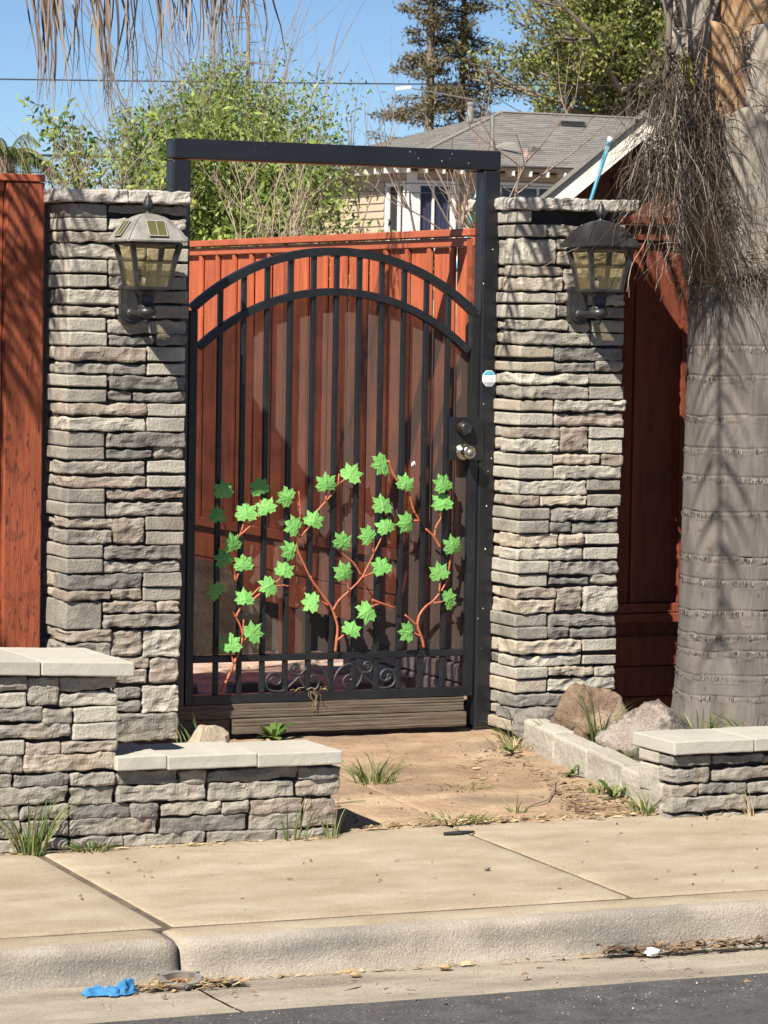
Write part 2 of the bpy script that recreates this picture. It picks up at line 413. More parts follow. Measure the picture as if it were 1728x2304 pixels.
def struct_root(name, loc):
    o = bpy.data.objects.new(name, None)
    o.empty_display_size = .1
    C.objects.link(o)
    o.location = loc
    return struct(o)


def fractal(p):
    return noise.noise(p) + .5 * noise.noise(p * 2.1) + .25 * noise.noise(p * 4.3)


def axis_pts(a, b, cell, r):
    L = b - a
    if L < 2.6 * r:
        return [a, a + L * .2, a + L * .5, b - L * .2, b]
    n = max(1, int(round((L - 2 * r) / cell)))
    return [a, a + r * .3] + [a + r + (L - 2 * r) * i / n for i in range(n + 1)] + [b - r * .3, b]


def rough_box(mb, x0, x1, y0, y1, z0, z1, cell=.014, r=.007, amp=.004, seed=0, wob=.003, kind='c', zf=None, dcell=None):
    """weathered block: rounded edges, uneven outline, cleft (c) or smooth (s) faces, closed except the back"""
    xs, zs = axis_pts(x0, x1, cell, r), axis_pts(z0, z1, cell, r)
    dcell = dcell or cell * 2.5
    ny = max(1, int(round((y1 - y0 - r) / dcell)))
    ys = [y0, y0 + r * .3] + [y0 + r + (y1 - y0 - r) * i / ny for i in range(ny + 1)]
    so = Vector((seed * 3.17 % 97, seed * 1.71 % 89, seed * .73 % 83))
    idx = {}
    vs = []

    def V(i, j, k):
        key = (i, j, k)
        if key in idx:
            return idx[key]
        p = Vector((xs[i], ys[j], zs[k]))
        rr = min(r, (x1 - x0) * .45, (z1 - z0) * .45)
        q = Vector((min(max(p.x, x0 + rr), x1 - rr), max(p.y, y0 + rr), min(max(p.z, z0 + rr), z1 - rr)))
        d = p - q
        if d.length > 1e-9:
            d.normalize()
            p = q + d * rr
        else:
            d = Vector((0, -1, 0))
        s = p + so
        if kind == 'c':
            f = amp * (1.0 * noise.noise(Vector((s.x * 9, s.y * 9, s.z * 26))) + .7 * noise.noise(s * 38)
                       - 1.9 * abs(noise.noise(Vector((s.x * 17 + s.z * 19, s.y * 10, s.z * 26 - s.x * 6)))) ** .8 + .55)
        else:
            f = amp * (.7 * noise.noise(Vector((s.x * 6, s.y * 6, s.z * 20))) + .4 * noise.noise(s * 40))
        p = p + d * f
        p.z += wob * noise.noise(Vector((s.x * 11, 0, so.z + (1 if k * 2 > len(zs) else 7))))
        p.x += wob * noise.noise(Vector((s.z * 13, 3, so.x + (1 if i * 2 > len(xs) else 7))))
        if zf:
            p.z += zf(p.x, p.y)
        idx[key] = len(vs)
        vs.append(tuple(p))
        return idx[key]
    nx, nyy, nz = len(xs) - 1, len(ys) - 1, len(zs) - 1
    fs = []
    for i in range(nx):
        for k in range(nz):
            fs.append((V(i, 0, k), V(i + 1, 0, k), V(i + 1, 0, k + 1), V(i, 0, k + 1)))
    for j in range(nyy):
        for k in range(nz):
            fs.append((V(0, j + 1, k), V(0, j, k), V(0, j, k + 1), V(0, j + 1, k + 1)))
            fs.append((V(nx, j, k), V(nx, j + 1, k), V(nx, j + 1, k + 1), V(nx, j, k + 1)))
        for i in range(nx):
            fs.append((V(i, j, nz), V(i + 1, j, nz), V(i + 1, j + 1, nz), V(i, j + 1, nz)))
            fs.append((V(i, j + 1, 0), V(i + 1, j + 1, 0), V(i + 1, j, 0), V(i, j, 0)))
    return mb.add(vs, fs)


def blob(mb, c, rx, ry, rz, seed, n=14, amp=.25, rot=0, flat=True):
    """stone with broken flat facets and rough skin"""
    c = Vector(c)
    rs = random.Random(seed * 13 + 5)
    planes = []
    for k in range(13 if flat else 0):
        nrm = Vector((rs.gauss(0, 1), rs.gauss(0, 1), rs.gauss(.15, .9))).normalized()
        planes.append((nrm, rs.uniform(.60, .90)))
    vs = []; fs = []
    m = n // 2 + 1
    so = Vector((seed * 1.3, seed * 2.7, seed * .9))
    for i in range(m + 1):
        ph = PI * i / m
        for k in range(n):
            th = 2 * PI * k / n
            d = Vector((math.sin(ph) * math.cos(th), math.sin(ph) * math.sin(th), math.cos(ph)))
            g = 1.05 + amp * .5 * noise.noise(d * 1.4 + so)
            for nrm, q in planes:
                e = nrm.dot(d)
                if e > .2:
                    g = min(g, q / e)
            g += amp * (.20 * noise.noise(d * 5 + so) - .26 * abs(noise.noise(d * 7 + so * 2)) + .13 * noise.noise(d * 16 + so))
            x, y, z = d.x * rx * g, d.y * ry * g, d.z * rz * g
            vs.append((c.x + x * math.cos(rot) - y * math.sin(rot), c.y + x * math.sin(rot) + y * math.cos(rot), c.z + z))
    for i in range(m):
        for k in range(n):
            k2 = (k + 1) % n
            fs.append((i * n + k, (i + 1) * n + k, (i + 1) * n + k2, i * n + k2))
    return mb.add(vs, fs)


def np_mesh(name, V, F4, m, parent=None, smooth=False):
    """fast mesh from numpy arrays of quads"""
    o = root_loc(parent) if parent else Vector((0, 0, 0))
    V = V - np.array(o)
    me = bpy.data.meshes.new(name)
    me.vertices.add(len(V)); me.vertices.foreach_set('co', V.astype(np.float32).ravel())
    me.loops.add(F4.size); me.loops.foreach_set('vertex_index', F4.astype(np.int32).ravel())
    me.polygons.add(len(F4)); me.polygons.foreach_set('loop_start', np.arange(0, F4.size, 4, dtype=np.int32))
    me.polygons.foreach_set('loop_total', np.full(len(F4), 4, dtype=np.int32))
    me.update(calc_edges=True)
    me.materials.append(m)
    ob = bpy.data.objects.new(name, me)
    C.objects.link(ob)
    if parent:
        ob.parent = parent
    return ob


def leaf_quads(P, L, W, rng, droop=None, align=None):
    """diamond leaves at P; L, W lengths and widths; returns V, F"""
    n = len(P)
    d = rng.normal(size=(n, 3))
    if droop is not None:
        d = d + np.array(droop)
    if align is not None:
        d = d * .6 + align
    d /= np.linalg.norm(d, axis=1, keepdims=True)
    s = np.cross(d, rng.normal(size=(n, 3))); s /= np.linalg.norm(s, axis=1, keepdims=True)
    L = (L * rng.uniform(.6, 1.3, n))[:, None]; W = (W * rng.uniform(.7, 1.2, n))[:, None]
    nrm = np.cross(d, s)
    V = np.empty((n, 4, 3))
    V[:, 0] = P; V[:, 1] = P + d * L * .5 + s * W * .5 + nrm * W * .15; V[:, 2] = P + d * L; V[:, 3] = P + d * L * .5 - s * W * .5 + nrm * W * .15
    return V.reshape(-1, 3), np.arange(n * 4).reshape(n, 4)


# ================================================================== SETTING
def grid_sheet(name, x0, x1, y0, y1, nx, ny, zfun, m, kind='structure'):
    mb = MB()
    for j in range(ny + 1):
        for i in range(nx + 1):
            x = x0 + (x1 - x0) * i / nx; y = y0 + (y1 - y0) * j / ny
            mb.v.append((x, y, zfun(x, y)))
    for j in range(ny):
        for i in range(nx):
            a = j * (nx + 1) + i
            mb.f.append((a, a + 1, a + nx + 2, a + nx + 1))
    o = mb.build(name, m, smooth=True, origin=((x0 + x1) / 2, (y0 + y1) / 2, 0))
    o['kind'] = kind
    return o


def sstep(a, b, x):
    t = min(max((x - a) / (b - a), 0), 1)
    return t * t * (3 - 2 * t)


grid_sheet('ground', -600, 600, -600, 900, 30, 30, lambda x, y: -.42 if y < 20 else -.42 + 2.2 * sstep(20, 46, y), M_YARD)
grid_sheet('street', -40, 40, -14, -3.66, 160, 60, lambda x, y: -.217 - .02 * sstep(-4, -9, y) + .004 * noise.noise(Vector((x * 4, y * 4, 0))) if y < -3.7 else -.217 + .006 * noise.noise(Vector((x * 3, 1, 0))), M_ASPHALT)


def swz(y):
    return -.09 - (-1.76 - y) * .0205


# sidewalk slabs
walk = struct_root('sidewalk', (0, -2.4, -.1))
JX = [-4.6, -2.62, -1.13, .345, 1.85, 3.4, 4.9]
for i in range(len(JX) - 1):
    mb = MB()
    rough_box(mb, JX[i] + (.012 if i == 2 else .005), JX[i + 1] - (.008 if i == 1 else .005), -2.970, -1.70, -.16, 0, cell=.07, r=.014, amp=.0025, seed=i + 5, wob=.004, kind='s', dcell=.07)
    mb.v = [(x, y, z + swz(y)) for x, y, z in mb.v]
    mb.build('slab', M_WALK, walk, smooth=True)
# curb sections
curb = struct_root('curb', (0, -3.1, -.12))
prof = [(-2.986, -.16), (-2.986, -.124), (-2.998, -.1165), (-3.06, -.1165), (-3.115, -.118), (-3.137, -.1215), (-3.150, -.129), (-3.158, -.141), (-3.163, -.160), (-3.170, -.19), (-3.178, -.217), (-3.192, -.231), (-3.2, -.26)]
CX = [-4.6, -1.163, 2.2, 5]
for i in range(3):
    a, b = CX[i] + .006, CX[i + 1] - .006
    n = int((b - a) / .035)
    mb = MB()
    for k in range(n + 1):
        x = a + (b - a) * k / n
        sh = .006 if k in (0, n) else 0
        for j, (y, z) in enumerate(prof):
            w = noise.noise(Vector((x * 6, y * 9, z * 9))) * .004 + noise.noise(Vector((x * 40, y * 50, z * 50))) * .0018
            mb.v.append((x, y - w * (1 if j > 4 else .2) + sh * (1 if j > 3 else 0), z + w * (.6 if j <= 6 else .2) - sh * (1 if j < 9 else 0) - .012 * (x + 1.2) / 1.4 * (1 if j > 8 else 0)))
    m_ = len(prof)
    for k in range(n):
        for j in range(m_ - 1):
            q = k * m_ + j
            mb.f.append((q, q + 1, q + m_ + 1, q + m_))
    mb.f.append(tuple(range(m_))); mb.f.append(tuple(range(n * m_, (n + 1) * m_)))
    sec = mb.build('curb_section', M_CURB, curb, smooth=True)
    sec.data.materials.append(M_WALK)
    for q in sec.data.polygons:
        if len(q.vertices) == 4 and q.index % (m_ - 1) <= 3:
            q.material_index = 1
gut = struct_root('gutter', (0, -3.4, -.23))
for i in range(3):
    a, b = CX[i] + .004, CX[i + 1] - .004
    nx = int((b - a) / .05)
    mb = MB()
    for k in range(nx + 1):
        x = a + (b - a) * k / nx
        for j in range(11):
            y = -3.186 - .58 * j / 10
            z = -.226 - .012 * (x + 1.2) / 1.4 - .006 * math.sin(j / 10 * PI) + .008 * (j / 10) + .003 * noise.noise(Vector((x * 8, y * 12, 1)))
            mb.v.append((x, y, z if j < 9 else z - .004 * (j - 8)))
    for k in range(nx):
        for j in range(10):
            q = k * 11 + j
            mb.f.append((q, q + 1, q + 12, q + 11))
    mb.build('gutter_slab', M_GUTTER, gut, smooth=True)
# dark joint filler earth under slabs
mb = MB(); mb.box(-4.6, 4.9, -2.995, -1.72, -.3, 0)
mb.v = [(x, y, swz(y) - .005 if z > -.2 else z) for x, y, z in mb.v]
o = struct(mb.build('joint_soil', M_SOIL, origin=(0, -2.4, -.2)))


# path of stamped concrete
def pathz(y):
    return -.004 + .0485 * y if y < 0 else .0


path = struct_root('path', (.5, -.9, -.05))
px = [-.45, .36, 1.36]
py = [-1.694, -1.16, -.58, .10]
for i in range(2):
    for j in range(3):
        mb = MB()
        rough_box(mb, px[i] + .002, px[i + 1] - .002, py[j] + .002, py[j + 1] - .002, -.14, 0, cell=.035, r=.008, amp=.007, seed=i * 7 + j + 40, wob=.004, kind='s', dcell=.035)
        mb.v = [(x, y, z + pathz(y) + .004 * noise.noise(Vector((x * 3, y * 3, 4)))) for x, y, z in mb.v]
        mb.build('paving_slab', M_PATH, path, smooth=True)

# planting beds and courtyard earth
grid_sheet('planting_bed_left', -4.5, -.42, -1.62, .9, 80, 40, lambda x, y: .0 + .02 * noise.noise(Vector((x * 4, y * 4, 0))) + .01 * noise.noise(Vector((x * 15, y * 15, 0))) + (.02 if y < -.5 else 0), M_SOIL)
grid_sheet('planting_bed_right', 1.33, 5, -1.62, .3, 90, 50, lambda x, y: .005 + .02 * noise.noise(Vector((x * 4, y * 4, 5))) + .012 * noise.noise(Vector((x * 15, y * 15, 0))) - .06 * sstep(-.7, -1.5, y) * sstep(1.7, 1.4, x), M_SOIL)
grid_sheet('courtyard_earth', -8, 3.4, .12, 14, 90, 130, lambda x, y: .0 + .47 * sstep(1.55, 2.9, y + .25 * noise.noise(Vector((x * 2, y * 2, 9)))) + .03 * noise.noise(Vector((x * 6, y * 6, 0))) * sstep(1.8, 2.6, y) - .02, M_SOIL)
yard = struct_root('courtyard_paving', (.5, 1.3, .03))
rs = random.Random(3)
yy = .2
row = 0
while yy < 2.55:
    d = rs.uniform(.26, .4)
    xx = -.5 - rs.uniform(0, .3)
    while xx < 2.9:
        w = rs.uniform(.3, .55)
        mb = MB()
        rough_box(mb, xx + .008, xx + w - .008, yy + .008, yy + d - .008, -.05, .105 + rs.uniform(-.006, .006), cell=.08, r=.012, amp=.005, seed=int(xx * 100 + yy * 999) % 977, kind='c', dcell=.08)
        mb.build('flagstone', M_FLAG, yard)
        xx += w
    yy += d
for i in range(9):
    x0 = .02 + i * .135
    mb = MB(); rough_box(mb, x0, x0 + .122, .50, .57, .02, .150 + rs.uniform(-.012, .012), cell=.04, r=.008, amp=.003, seed=i + 60, kind='s')
    if i not in (2, 6):
        mb.build('brick', M_BRICK, yard)


# ================================================================== STONE WALLS AND PILLARS
LEFT_PILLAR = """
-0.518,-0.377,1.950,2.000,gA -0.369,-0.061,1.970,2.000,g- -0.517,-0.375,1.905,1.948,lA -0.368,-0.065,1.912,1.952,l- -0.512,-0.335,1.861,1.898,bB
-0.330,-0.225,1.865,1.902,g- -0.219,-0.059,1.857,1.890,l- -0.512,-0.228,1.806,1.856,lB -0.218,-0.061,1.800,1.844,l- -0.518,-0.373,1.752,1.798,lA
-0.366,-0.229,1.748,1.794,g- -0.223,-0.062,1.747,1.789,g- -0.520,-0.372,1.698,1.743,lA -0.363,-0.228,1.696,1.742,d- -0.223,-0.064,1.697,1.743,g-
-0.512,-0.225,1.638,1.690,lB -0.216,-0.059,1.646,1.690,g- -0.514,-0.336,1.596,1.627,bB -0.332,-0.225,1.599,1.630,g- -0.215,-0.058,1.591,1.636,g-
-0.518,-0.373,1.540,1.586,lA -0.363,-0.059,1.533,1.583,g- -0.517,-0.370,1.488,1.534,lA -0.360,-0.186,1.491,1.523,d- -0.179,-0.059,1.493,1.531,d-
-0.514,-0.222,1.432,1.480,bB -0.213,-0.065,1.434,1.485,l- -0.516,-0.219,1.386,1.422,gB -0.212,-0.067,1.383,1.423,l- -0.518,-0.369,1.337,1.379,lA
-0.356,-0.068,1.330,1.374,d- -0.517,-0.368,1.282,1.327,gA -0.363,-0.270,1.287,1.325,d- -0.265,-0.065,1.285,1.319,d- -0.514,-0.215,1.237,1.277,bB
-0.210,-0.064,1.233,1.277,l- -0.513,-0.219,1.179,1.226,lB -0.212,-0.066,1.176,1.225,l- -0.523,-0.374,1.121,1.172,gA -0.365,-0.063,1.118,1.169,d-
-0.511,-0.374,1.074,1.117,gA -0.365,-0.189,1.078,1.108,d- -0.182,-0.065,1.079,1.120,g- -0.517,-0.218,1.020,1.065,gB -0.207,-0.059,1.026,1.069,l-
-0.519,-0.213,0.972,1.010,bB -0.206,-0.061,0.972,1.013,l- -0.521,-0.372,0.917,0.967,gA -0.365,-0.058,0.928,0.963,b- -0.520,-0.371,0.866,0.913,gA
-0.364,-0.066,0.869,0.915,g- -0.517,-0.336,0.823,0.860,bB -0.335,-0.216,0.766,0.859,b- -0.211,-0.066,0.814,0.862,g- -0.517,-0.340,0.767,0.814,gB
-0.210,-0.065,0.761,0.807,g- -0.523,-0.378,0.715,0.760,gA -0.370,-0.076,0.708,0.755,d- -0.524,-0.378,0.659,0.709,gA -0.373,-0.073,0.658,0.699,g-
-0.524,-0.224,0.600,0.652,dB -0.217,-0.070,0.604,0.655,g- -0.523,-0.347,0.560,0.592,bB -0.342,-0.223,0.561,0.603,b- -0.216,-0.071,0.554,0.600,g-
-0.525,-0.378,0.453,0.554,gA -0.369,-0.168,0.513,0.548,b- -0.163,-0.073,0.509,0.547,b- -0.368,-0.074,0.457,0.503,g- -0.519,-0.343,0.408,0.449,bB
-0.340,-0.219,0.352,0.445,b- -0.216,-0.071,0.347,0.443,l- -0.519,-0.343,0.355,0.402,gB -0.520,-0.374,0.309,0.350,gA -0.364,-0.193,0.304,0.346,b-
-0.188,-0.071,0.251,0.341,b- -0.519,-0.373,0.254,0.304,gA -0.363,-0.197,0.249,0.299,g- -0.519,-0.329,0.199,0.240,gB -0.321,-0.224,0.194,0.236,d-
-0.216,-0.073,0.140,0.238,l- -0.518,-0.329,0.151,0.194,gB -0.320,-0.224,0.146,0.189,d- -0.517,-0.323,0.045,0.143,gA -0.314,-0.076,0.037,0.135,g-
""".split()
RIGHT_PILLAR = """
1.308,1.343,1.983,2.028,lA 1.309,1.408,1.928,1.973,gA 1.412,1.590,1.932,1.977,g- 1.595,1.751,1.936,1.982,g- 1.310,1.458,1.823,1.919,lB
1.463,1.752,1.880,1.920,l- 1.464,1.754,1.827,1.874,b- 1.312,1.489,1.779,1.815,bB 1.492,1.599,1.727,1.813,g- 1.604,1.755,1.770,1.812,g-
1.313,1.485,1.722,1.771,tB 1.605,1.756,1.721,1.764,g- 1.314,1.457,1.675,1.714,lA 1.462,1.757,1.670,1.714,g- 1.310,1.456,1.615,1.666,lA
1.463,1.592,1.622,1.664,g- 1.597,1.753,1.620,1.662,g- 1.309,1.509,1.571,1.609,gB 1.514,1.604,1.563,1.603,g- 1.609,1.757,1.565,1.611,g-
1.312,1.602,1.515,1.561,gB 1.610,1.758,1.514,1.560,g- 1.308,1.454,1.464,1.508,tA 1.459,1.754,1.454,1.504,d- 1.307,1.455,1.410,1.447,tA
1.460,1.634,1.411,1.443,d- 1.639,1.756,1.414,1.454,g- 1.305,1.606,1.364,1.401,lB 1.609,1.757,1.366,1.404,l- 1.306,1.604,1.307,1.353,gB
1.608,1.755,1.306,1.353,g- 1.313,1.456,1.258,1.299,tA 1.461,1.767,1.260,1.298,l- 1.314,1.457,1.202,1.248,lA 1.465,1.763,1.204,1.248,b-
1.311,1.490,1.154,1.192,bB 1.493,1.614,1.101,1.192,b- 1.618,1.765,1.154,1.194,l- 1.312,1.486,1.100,1.148,lB 1.618,1.763,1.095,1.147,l-
1.310,1.459,1.047,1.091,lA 1.464,1.667,1.052,1.087,t- 1.672,1.764,1.046,1.087,b- 1.314,1.460,0.995,1.038,lA 1.463,1.759,0.997,1.044,l-
1.315,1.605,0.935,0.986,lB 1.612,1.757,0.951,0.989,g- 1.313,1.402,0.891,0.931,bB 1.406,1.608,0.893,0.928,t- 1.613,1.755,0.889,0.932,g-
1.302,1.446,0.839,0.881,gA 1.454,1.746,0.832,0.878,g- 1.306,1.445,0.786,0.833,gA 1.452,1.541,0.789,0.828,d- 1.548,1.748,0.788,0.825,d-
1.304,1.488,0.729,0.781,tB 1.492,1.597,0.735,0.779,t- 1.604,1.749,0.741,0.780,l- 1.305,1.596,0.682,0.723,lB 1.603,1.747,0.681,0.726,l-
1.303,1.446,0.630,0.676,lA 1.453,1.748,0.623,0.673,d- 1.302,1.445,0.580,0.625,lA 1.452,1.627,0.583,0.611,d- 1.633,1.749,0.583,0.625,g-
1.305,1.482,0.533,0.571,bB 1.484,1.600,0.478,0.570,b- 1.605,1.751,0.474,0.573,l- 1.309,1.478,0.474,0.525,tB 1.307,1.447,0.424,0.468,gA
1.457,1.743,0.419,0.466,d- 1.308,1.448,0.374,0.419,gA 1.453,1.545,0.375,0.415,d- 1.550,1.748,0.375,0.411,d- 1.313,1.598,0.316,0.366,tB
1.605,1.752,0.322,0.366,l- 1.314,1.603,0.267,0.306,lB 1.608,1.753,0.270,0.304,l- 1.308,1.450,0.220,0.264,lA 1.456,1.654,0.226,0.261,t-
1.659,1.750,0.222,0.262,g- 1.310,1.451,0.167,0.215,tA 1.456,1.746,0.168,0.216,l- 1.307,1.589,0.113,0.158,dB 1.595,1.751,0.106,0.151,g-
1.305,1.587,0.064,0.106,dB 1.593,1.752,0.056,0.099,g- 1.306,1.591,0.014,0.059,tA 1.597,1.753,0.006,0.051,g-
""".split()
TALL_LOW = """
-1.355,-1.166,0.421,0.464,g- -1.160,-1.061,0.371,0.460,g- -1.056,-0.862,0.415,0.455,g- -1.354,-1.165,0.369,0.414,l- -1.052,-0.862,0.366,0.408,l-
-1.354,-1.114,0.325,0.366,g- -1.108,-1.016,0.315,0.361,g- -1.009,-0.861,0.315,0.361,l- -1.353,-1.021,0.268,0.317,g- -1.012,-0.862,0.259,0.310,l-
-1.353,-1.171,0.220,0.264,l- -1.165,-1.050,0.211,0.256,b- -1.045,-0.865,0.219,0.253,b- -1.352,-1.171,0.163,0.212,g- -1.167,-0.866,0.162,0.216,t-
-1.352,-1.207,0.113,0.158,d- -1.201,-1.023,0.116,0.154,d- -1.017,-0.868,0.112,0.153,g- -1.351,-1.025,0.061,0.116,g- -1.018,-0.871,0.052,0.106,g-
-1.351,-1.184,0.018,0.060,g- -1.176,-1.023,0.010,0.055,g- -1.350,-1.183,-0.046,0.015,g- -1.177,-1.022,-0.044,0.005,g- -1.350,-1.142,-0.090,-0.051,g-
-1.137,-1.019,-0.085,-0.051,g- -0.860,-0.654,0.107,0.152,d- -0.649,-0.557,0.101,0.146,g- -0.552,-0.244,0.103,0.143,d- -0.239,-0.090,0.100,0.139,d-
-0.861,-0.563,0.053,0.106,g- -0.550,-0.251,0.046,0.101,g- -0.240,-0.089,0.048,0.098,g- -1.017,-0.817,0.006,0.051,d- -0.812,-0.720,-0.001,0.045,d-
-0.713,-0.507,0.001,0.047,g- -0.503,-0.411,-0.004,0.042,g- -0.406,-0.223,-0.004,0.039,b- -0.216,-0.102,-0.059,0.034,b- -1.017,-0.724,-0.049,0.005,g-
-0.713,-0.414,-0.053,-0.003,d- -0.403,-0.223,-0.059,-0.006,g- -1.013,-0.838,-0.086,-0.051,g- -0.834,-0.557,-0.092,-0.054,g- -0.553,-0.312,-0.094,-0.058,g-
-0.308,-0.100,-0.095,-0.062,g-
""".split()
RIGHT_LOW = """
1.144,1.296,0.091,0.125,d- 1.304,1.506,0.091,0.120,d- 1.510,1.693,0.087,0.114,d- 1.145,1.292,0.030,0.080,g- 1.303,1.570,0.031,0.075,g-
1.573,1.710,0.025,0.069,g- 1.146,1.256,-0.021,0.021,b- 1.259,1.444,-0.014,0.023,d- 1.446,1.580,-0.018,0.022,g- 1.584,1.711,-0.021,0.018,g-
1.144,1.440,-0.071,-0.021,g- 1.446,1.588,-0.074,-0.026,g- 1.592,1.713,-0.078,-0.032,g- 1.138,1.267,-0.111,-0.080,d- 1.269,1.605,-0.116,-0.081,g-
1.608,1.714,-0.124,-0.089,g-
""".split()



def parse(t):
    a = t.split(',')
    return float(a[0]), float(a[1]), float(a[2]), float(a[3]), a[4][0], a[4][1]


def pillar(name, label, data, xl, xr, zb, seed, caps):
    t = thing(name, label, 'pillar', ((xl + xr) / 2, -.02, zb), 'stone gate pillars')
    mb = MB(); mb.box(xl + .022, xr - .012, -.196, .2, zb - .05, caps[0][2] + .008)
    mb.build('core', M_MORTAR, t)
    rs = random.Random(seed)
    for n, s in enumerate(data):
        x0, x1, z0, z1, tone, typ = parse(s)
        left = x0 < xl + .03
        dy = rs.uniform(-.008, .007)
        kind = 's' if (left and typ == 'A') or (x1 > xr - .02 and z1 - z0 < .06 and x1 - x0 < .19 and x1 - x0 > .13 and tone in 'lg') else 'c'
        mb = MB()
        if left:
            deep = .03 if typ == 'A' else -.072 + rs.uniform(-.01, .01)
            rough_box(mb, xl + rs.uniform(-.004, .004), x1, -.22 + dy, deep, z0, z1, cell=.0095, r=.006, amp=.0050 if kind == 'c' else .0025, seed=seed + n * 7, wob=.0035, kind=kind, dcell=.02)
            mb.build('stone', STONE[tone], t)
            if typ == 'B':
                mb = MB()
                rough_box(mb, xl + .009, xl + .1, deep + .008, .06, z0 + rs.uniform(-.002, .006), z1 - rs.uniform(-.002, .006), cell=.02, r=.008, amp=.005, seed=seed + n * 7 + 3, wob=.004, dcell=.02)
                mb.build('stone', STONE['t' if (tone == 't' or rs.random() < .4) else 'g'], t)
        else:
            r = .010 if kind == 'c' and (x1 - x0) < .13 else (.006 if kind == 'c' else .0035)
            rough_box(mb, x0, x1, -.22 + dy, -.15 if x1 < xr - .03 else -.02, z0, z1, cell=.0095, r=r, amp=.0060 if kind == 'c' else .0025, seed=seed + n * 7, wob=.0035, kind=kind, dcell=.03)
            mb.build('stone', STONE[tone], t)
    for n, (a, b, z0, z1, y0) in enumerate(caps):
        mb = MB(); rough_box(mb, a, b, y0, .24, z0, z1, cell=.013, r=.006, amp=.006, seed=seed + 900 + n, wob=.003, kind='c', dcell=.03)
        mb.build('cap_stone', M_PCAP, t)
    return t


pillar('stone_pillar', 'left stone pillar of stacked ledgestone with grey weathered lantern beside red post', LEFT_PILLAR, -.519, -.062, -.06, 11, [(-.552, -.305, 2.007, 2.052, -.25), (-.303, -.061, 2.009, 2.054, -.249)])
pillar('stone_pillar', 'right stone pillar of stacked ledgestone with black lantern beside palm trunk', RIGHT_PILLAR, 1.308, 1.757, -.05, 57, [(1.295, 1.545, 2.032, 2.078, -.25), (1.547, 1.80, 2.034, 2.077, -.249)])


def wall_stones(data, t, xr, seed, yf=-1.77):
    rs = random.Random(seed)
    for n, s in enumerate(data):
        x0, x1, z0, z1, tone, typ = parse(s)
        kind = 'c'
        if (z1 - z0) < .056 and .13 < x1 - x0 < .19 and tone in 'l':
            kind = 's'
        mb = MB()
        r = .009 if (x1 - x0) < .14 else .006
        rough_box(mb, x0, x1, yf + rs.uniform(-.008, .006), yf + .09, z0, z1, cell=.0095, r=r, amp=.0056 if kind == 'c' else .003, seed=seed + n * 5, wob=.004, kind=kind, dcell=.03)
        mb.build('stone', STONE[tone], t)


w = thing('stepped_stone_wall', 'low stepped stone planter wall with pale concrete caps left of the path', 'wall', (-.9, -1.65, -.09))
mb = MB(); mb.box(-3.2, -.878, -1.745, -1.45, -.2, .452); mb.build('core', M_MORTAR, w)
mb = MB(); mb.box(-.878, -.112, -1.745, -1.52, -.2, .15); mb.build('core', M_MORTAR, w)
wall_stones(TALL_LOW, w, -.86, 200)
rs = random.Random(8)
for zi in range(11):                                   # stones beyond the frame edge and on the right hand ends
    z0 = -.09 + zi * .0505
    xx = -1.36
    while xx > -2.6:
        L = rs.choice((.16, .22, .33))
        mb = MB(); rough_box(mb, xx - L, xx - .006, -1.77 + rs.uniform(-.006, .006), -1.69, z0, z0 + .044, cell=.02, r=.008, amp=.006, seed=zi * 31 + int(xx * 100), wob=.004)
        mb.build('stone', STONE[rs.choice('gggdlb')], w)
        xx -= L
    if zi > 4:
        mb = MB(); rough_box(mb, -.95, -.866 + rs.uniform(-.004, .004), -1.675, -1.46, z0, z0 + .044, cell=.02, r=.008, amp=.005, seed=zi + 77)
        mb.build('stone', STONE[rs.choice('ggdl')], w)
    elif zi < 5:
        mb = MB(); rough_box(mb, -.19, -.096 + rs.uniform(-.004, .004), -1.675, -1.53, z0 + .002, z0 + .046, cell=.02, r=.008, amp=.005, seed=zi + 97)
        mb.build('stone', STONE[rs.choice('ggdl')], w)


def cap(mb, x0, x1, y0, y1, z0, z1, tilt=0, xr=0, seed=1, yaw=0):
    k = len(mb.v)
    rough_box(mb, x0, x1, y0, y1, z0, z1, cell=.018, r=.005, amp=.0022, seed=seed, wob=.002, kind='s', dcell=.04)
    for i in range(k, len(mb.v)):
        x, y, z = mb.v[i]
        y2 = y + yaw * (x - x1)
        mb.v[i] = (x + xr * (y2 - y0), y2, z + tilt * (xr and 0 or 1) * (x - x1))


for a, b, s in ((-1.9, -1.129, 1), (-1.126, -.818, 2)):
    mb = MB(); rough_box(mb, a, b, -1.802, -1.33, .457, .503, cell=.018, r=.005, amp=.0022, seed=300 + s, wob=.0015, kind='s', dcell=.04)
    mb.v = [(x, y - .05 * (x + .82) * 0, z - .036 * (x + .82)) for x, y, z in mb.v]
    mb.build('cap_stone', M_CAP, w)
for a, b, s in ((-.873, -.704, 3), (-.7025, -.394, 4), (-.3925, -.095, 5)):
    mb = MB(); rough_box(mb, a, b, -1.80, -1.50, .150 + .004 * (5 - s), .193 + .005 * (5 - s) + .001, cell=.018, r=.005, amp=.0022, seed=300 + s, wob=.0015, kind='s', dcell=.04)
    mb.build('cap_stone', M_CAP, w)

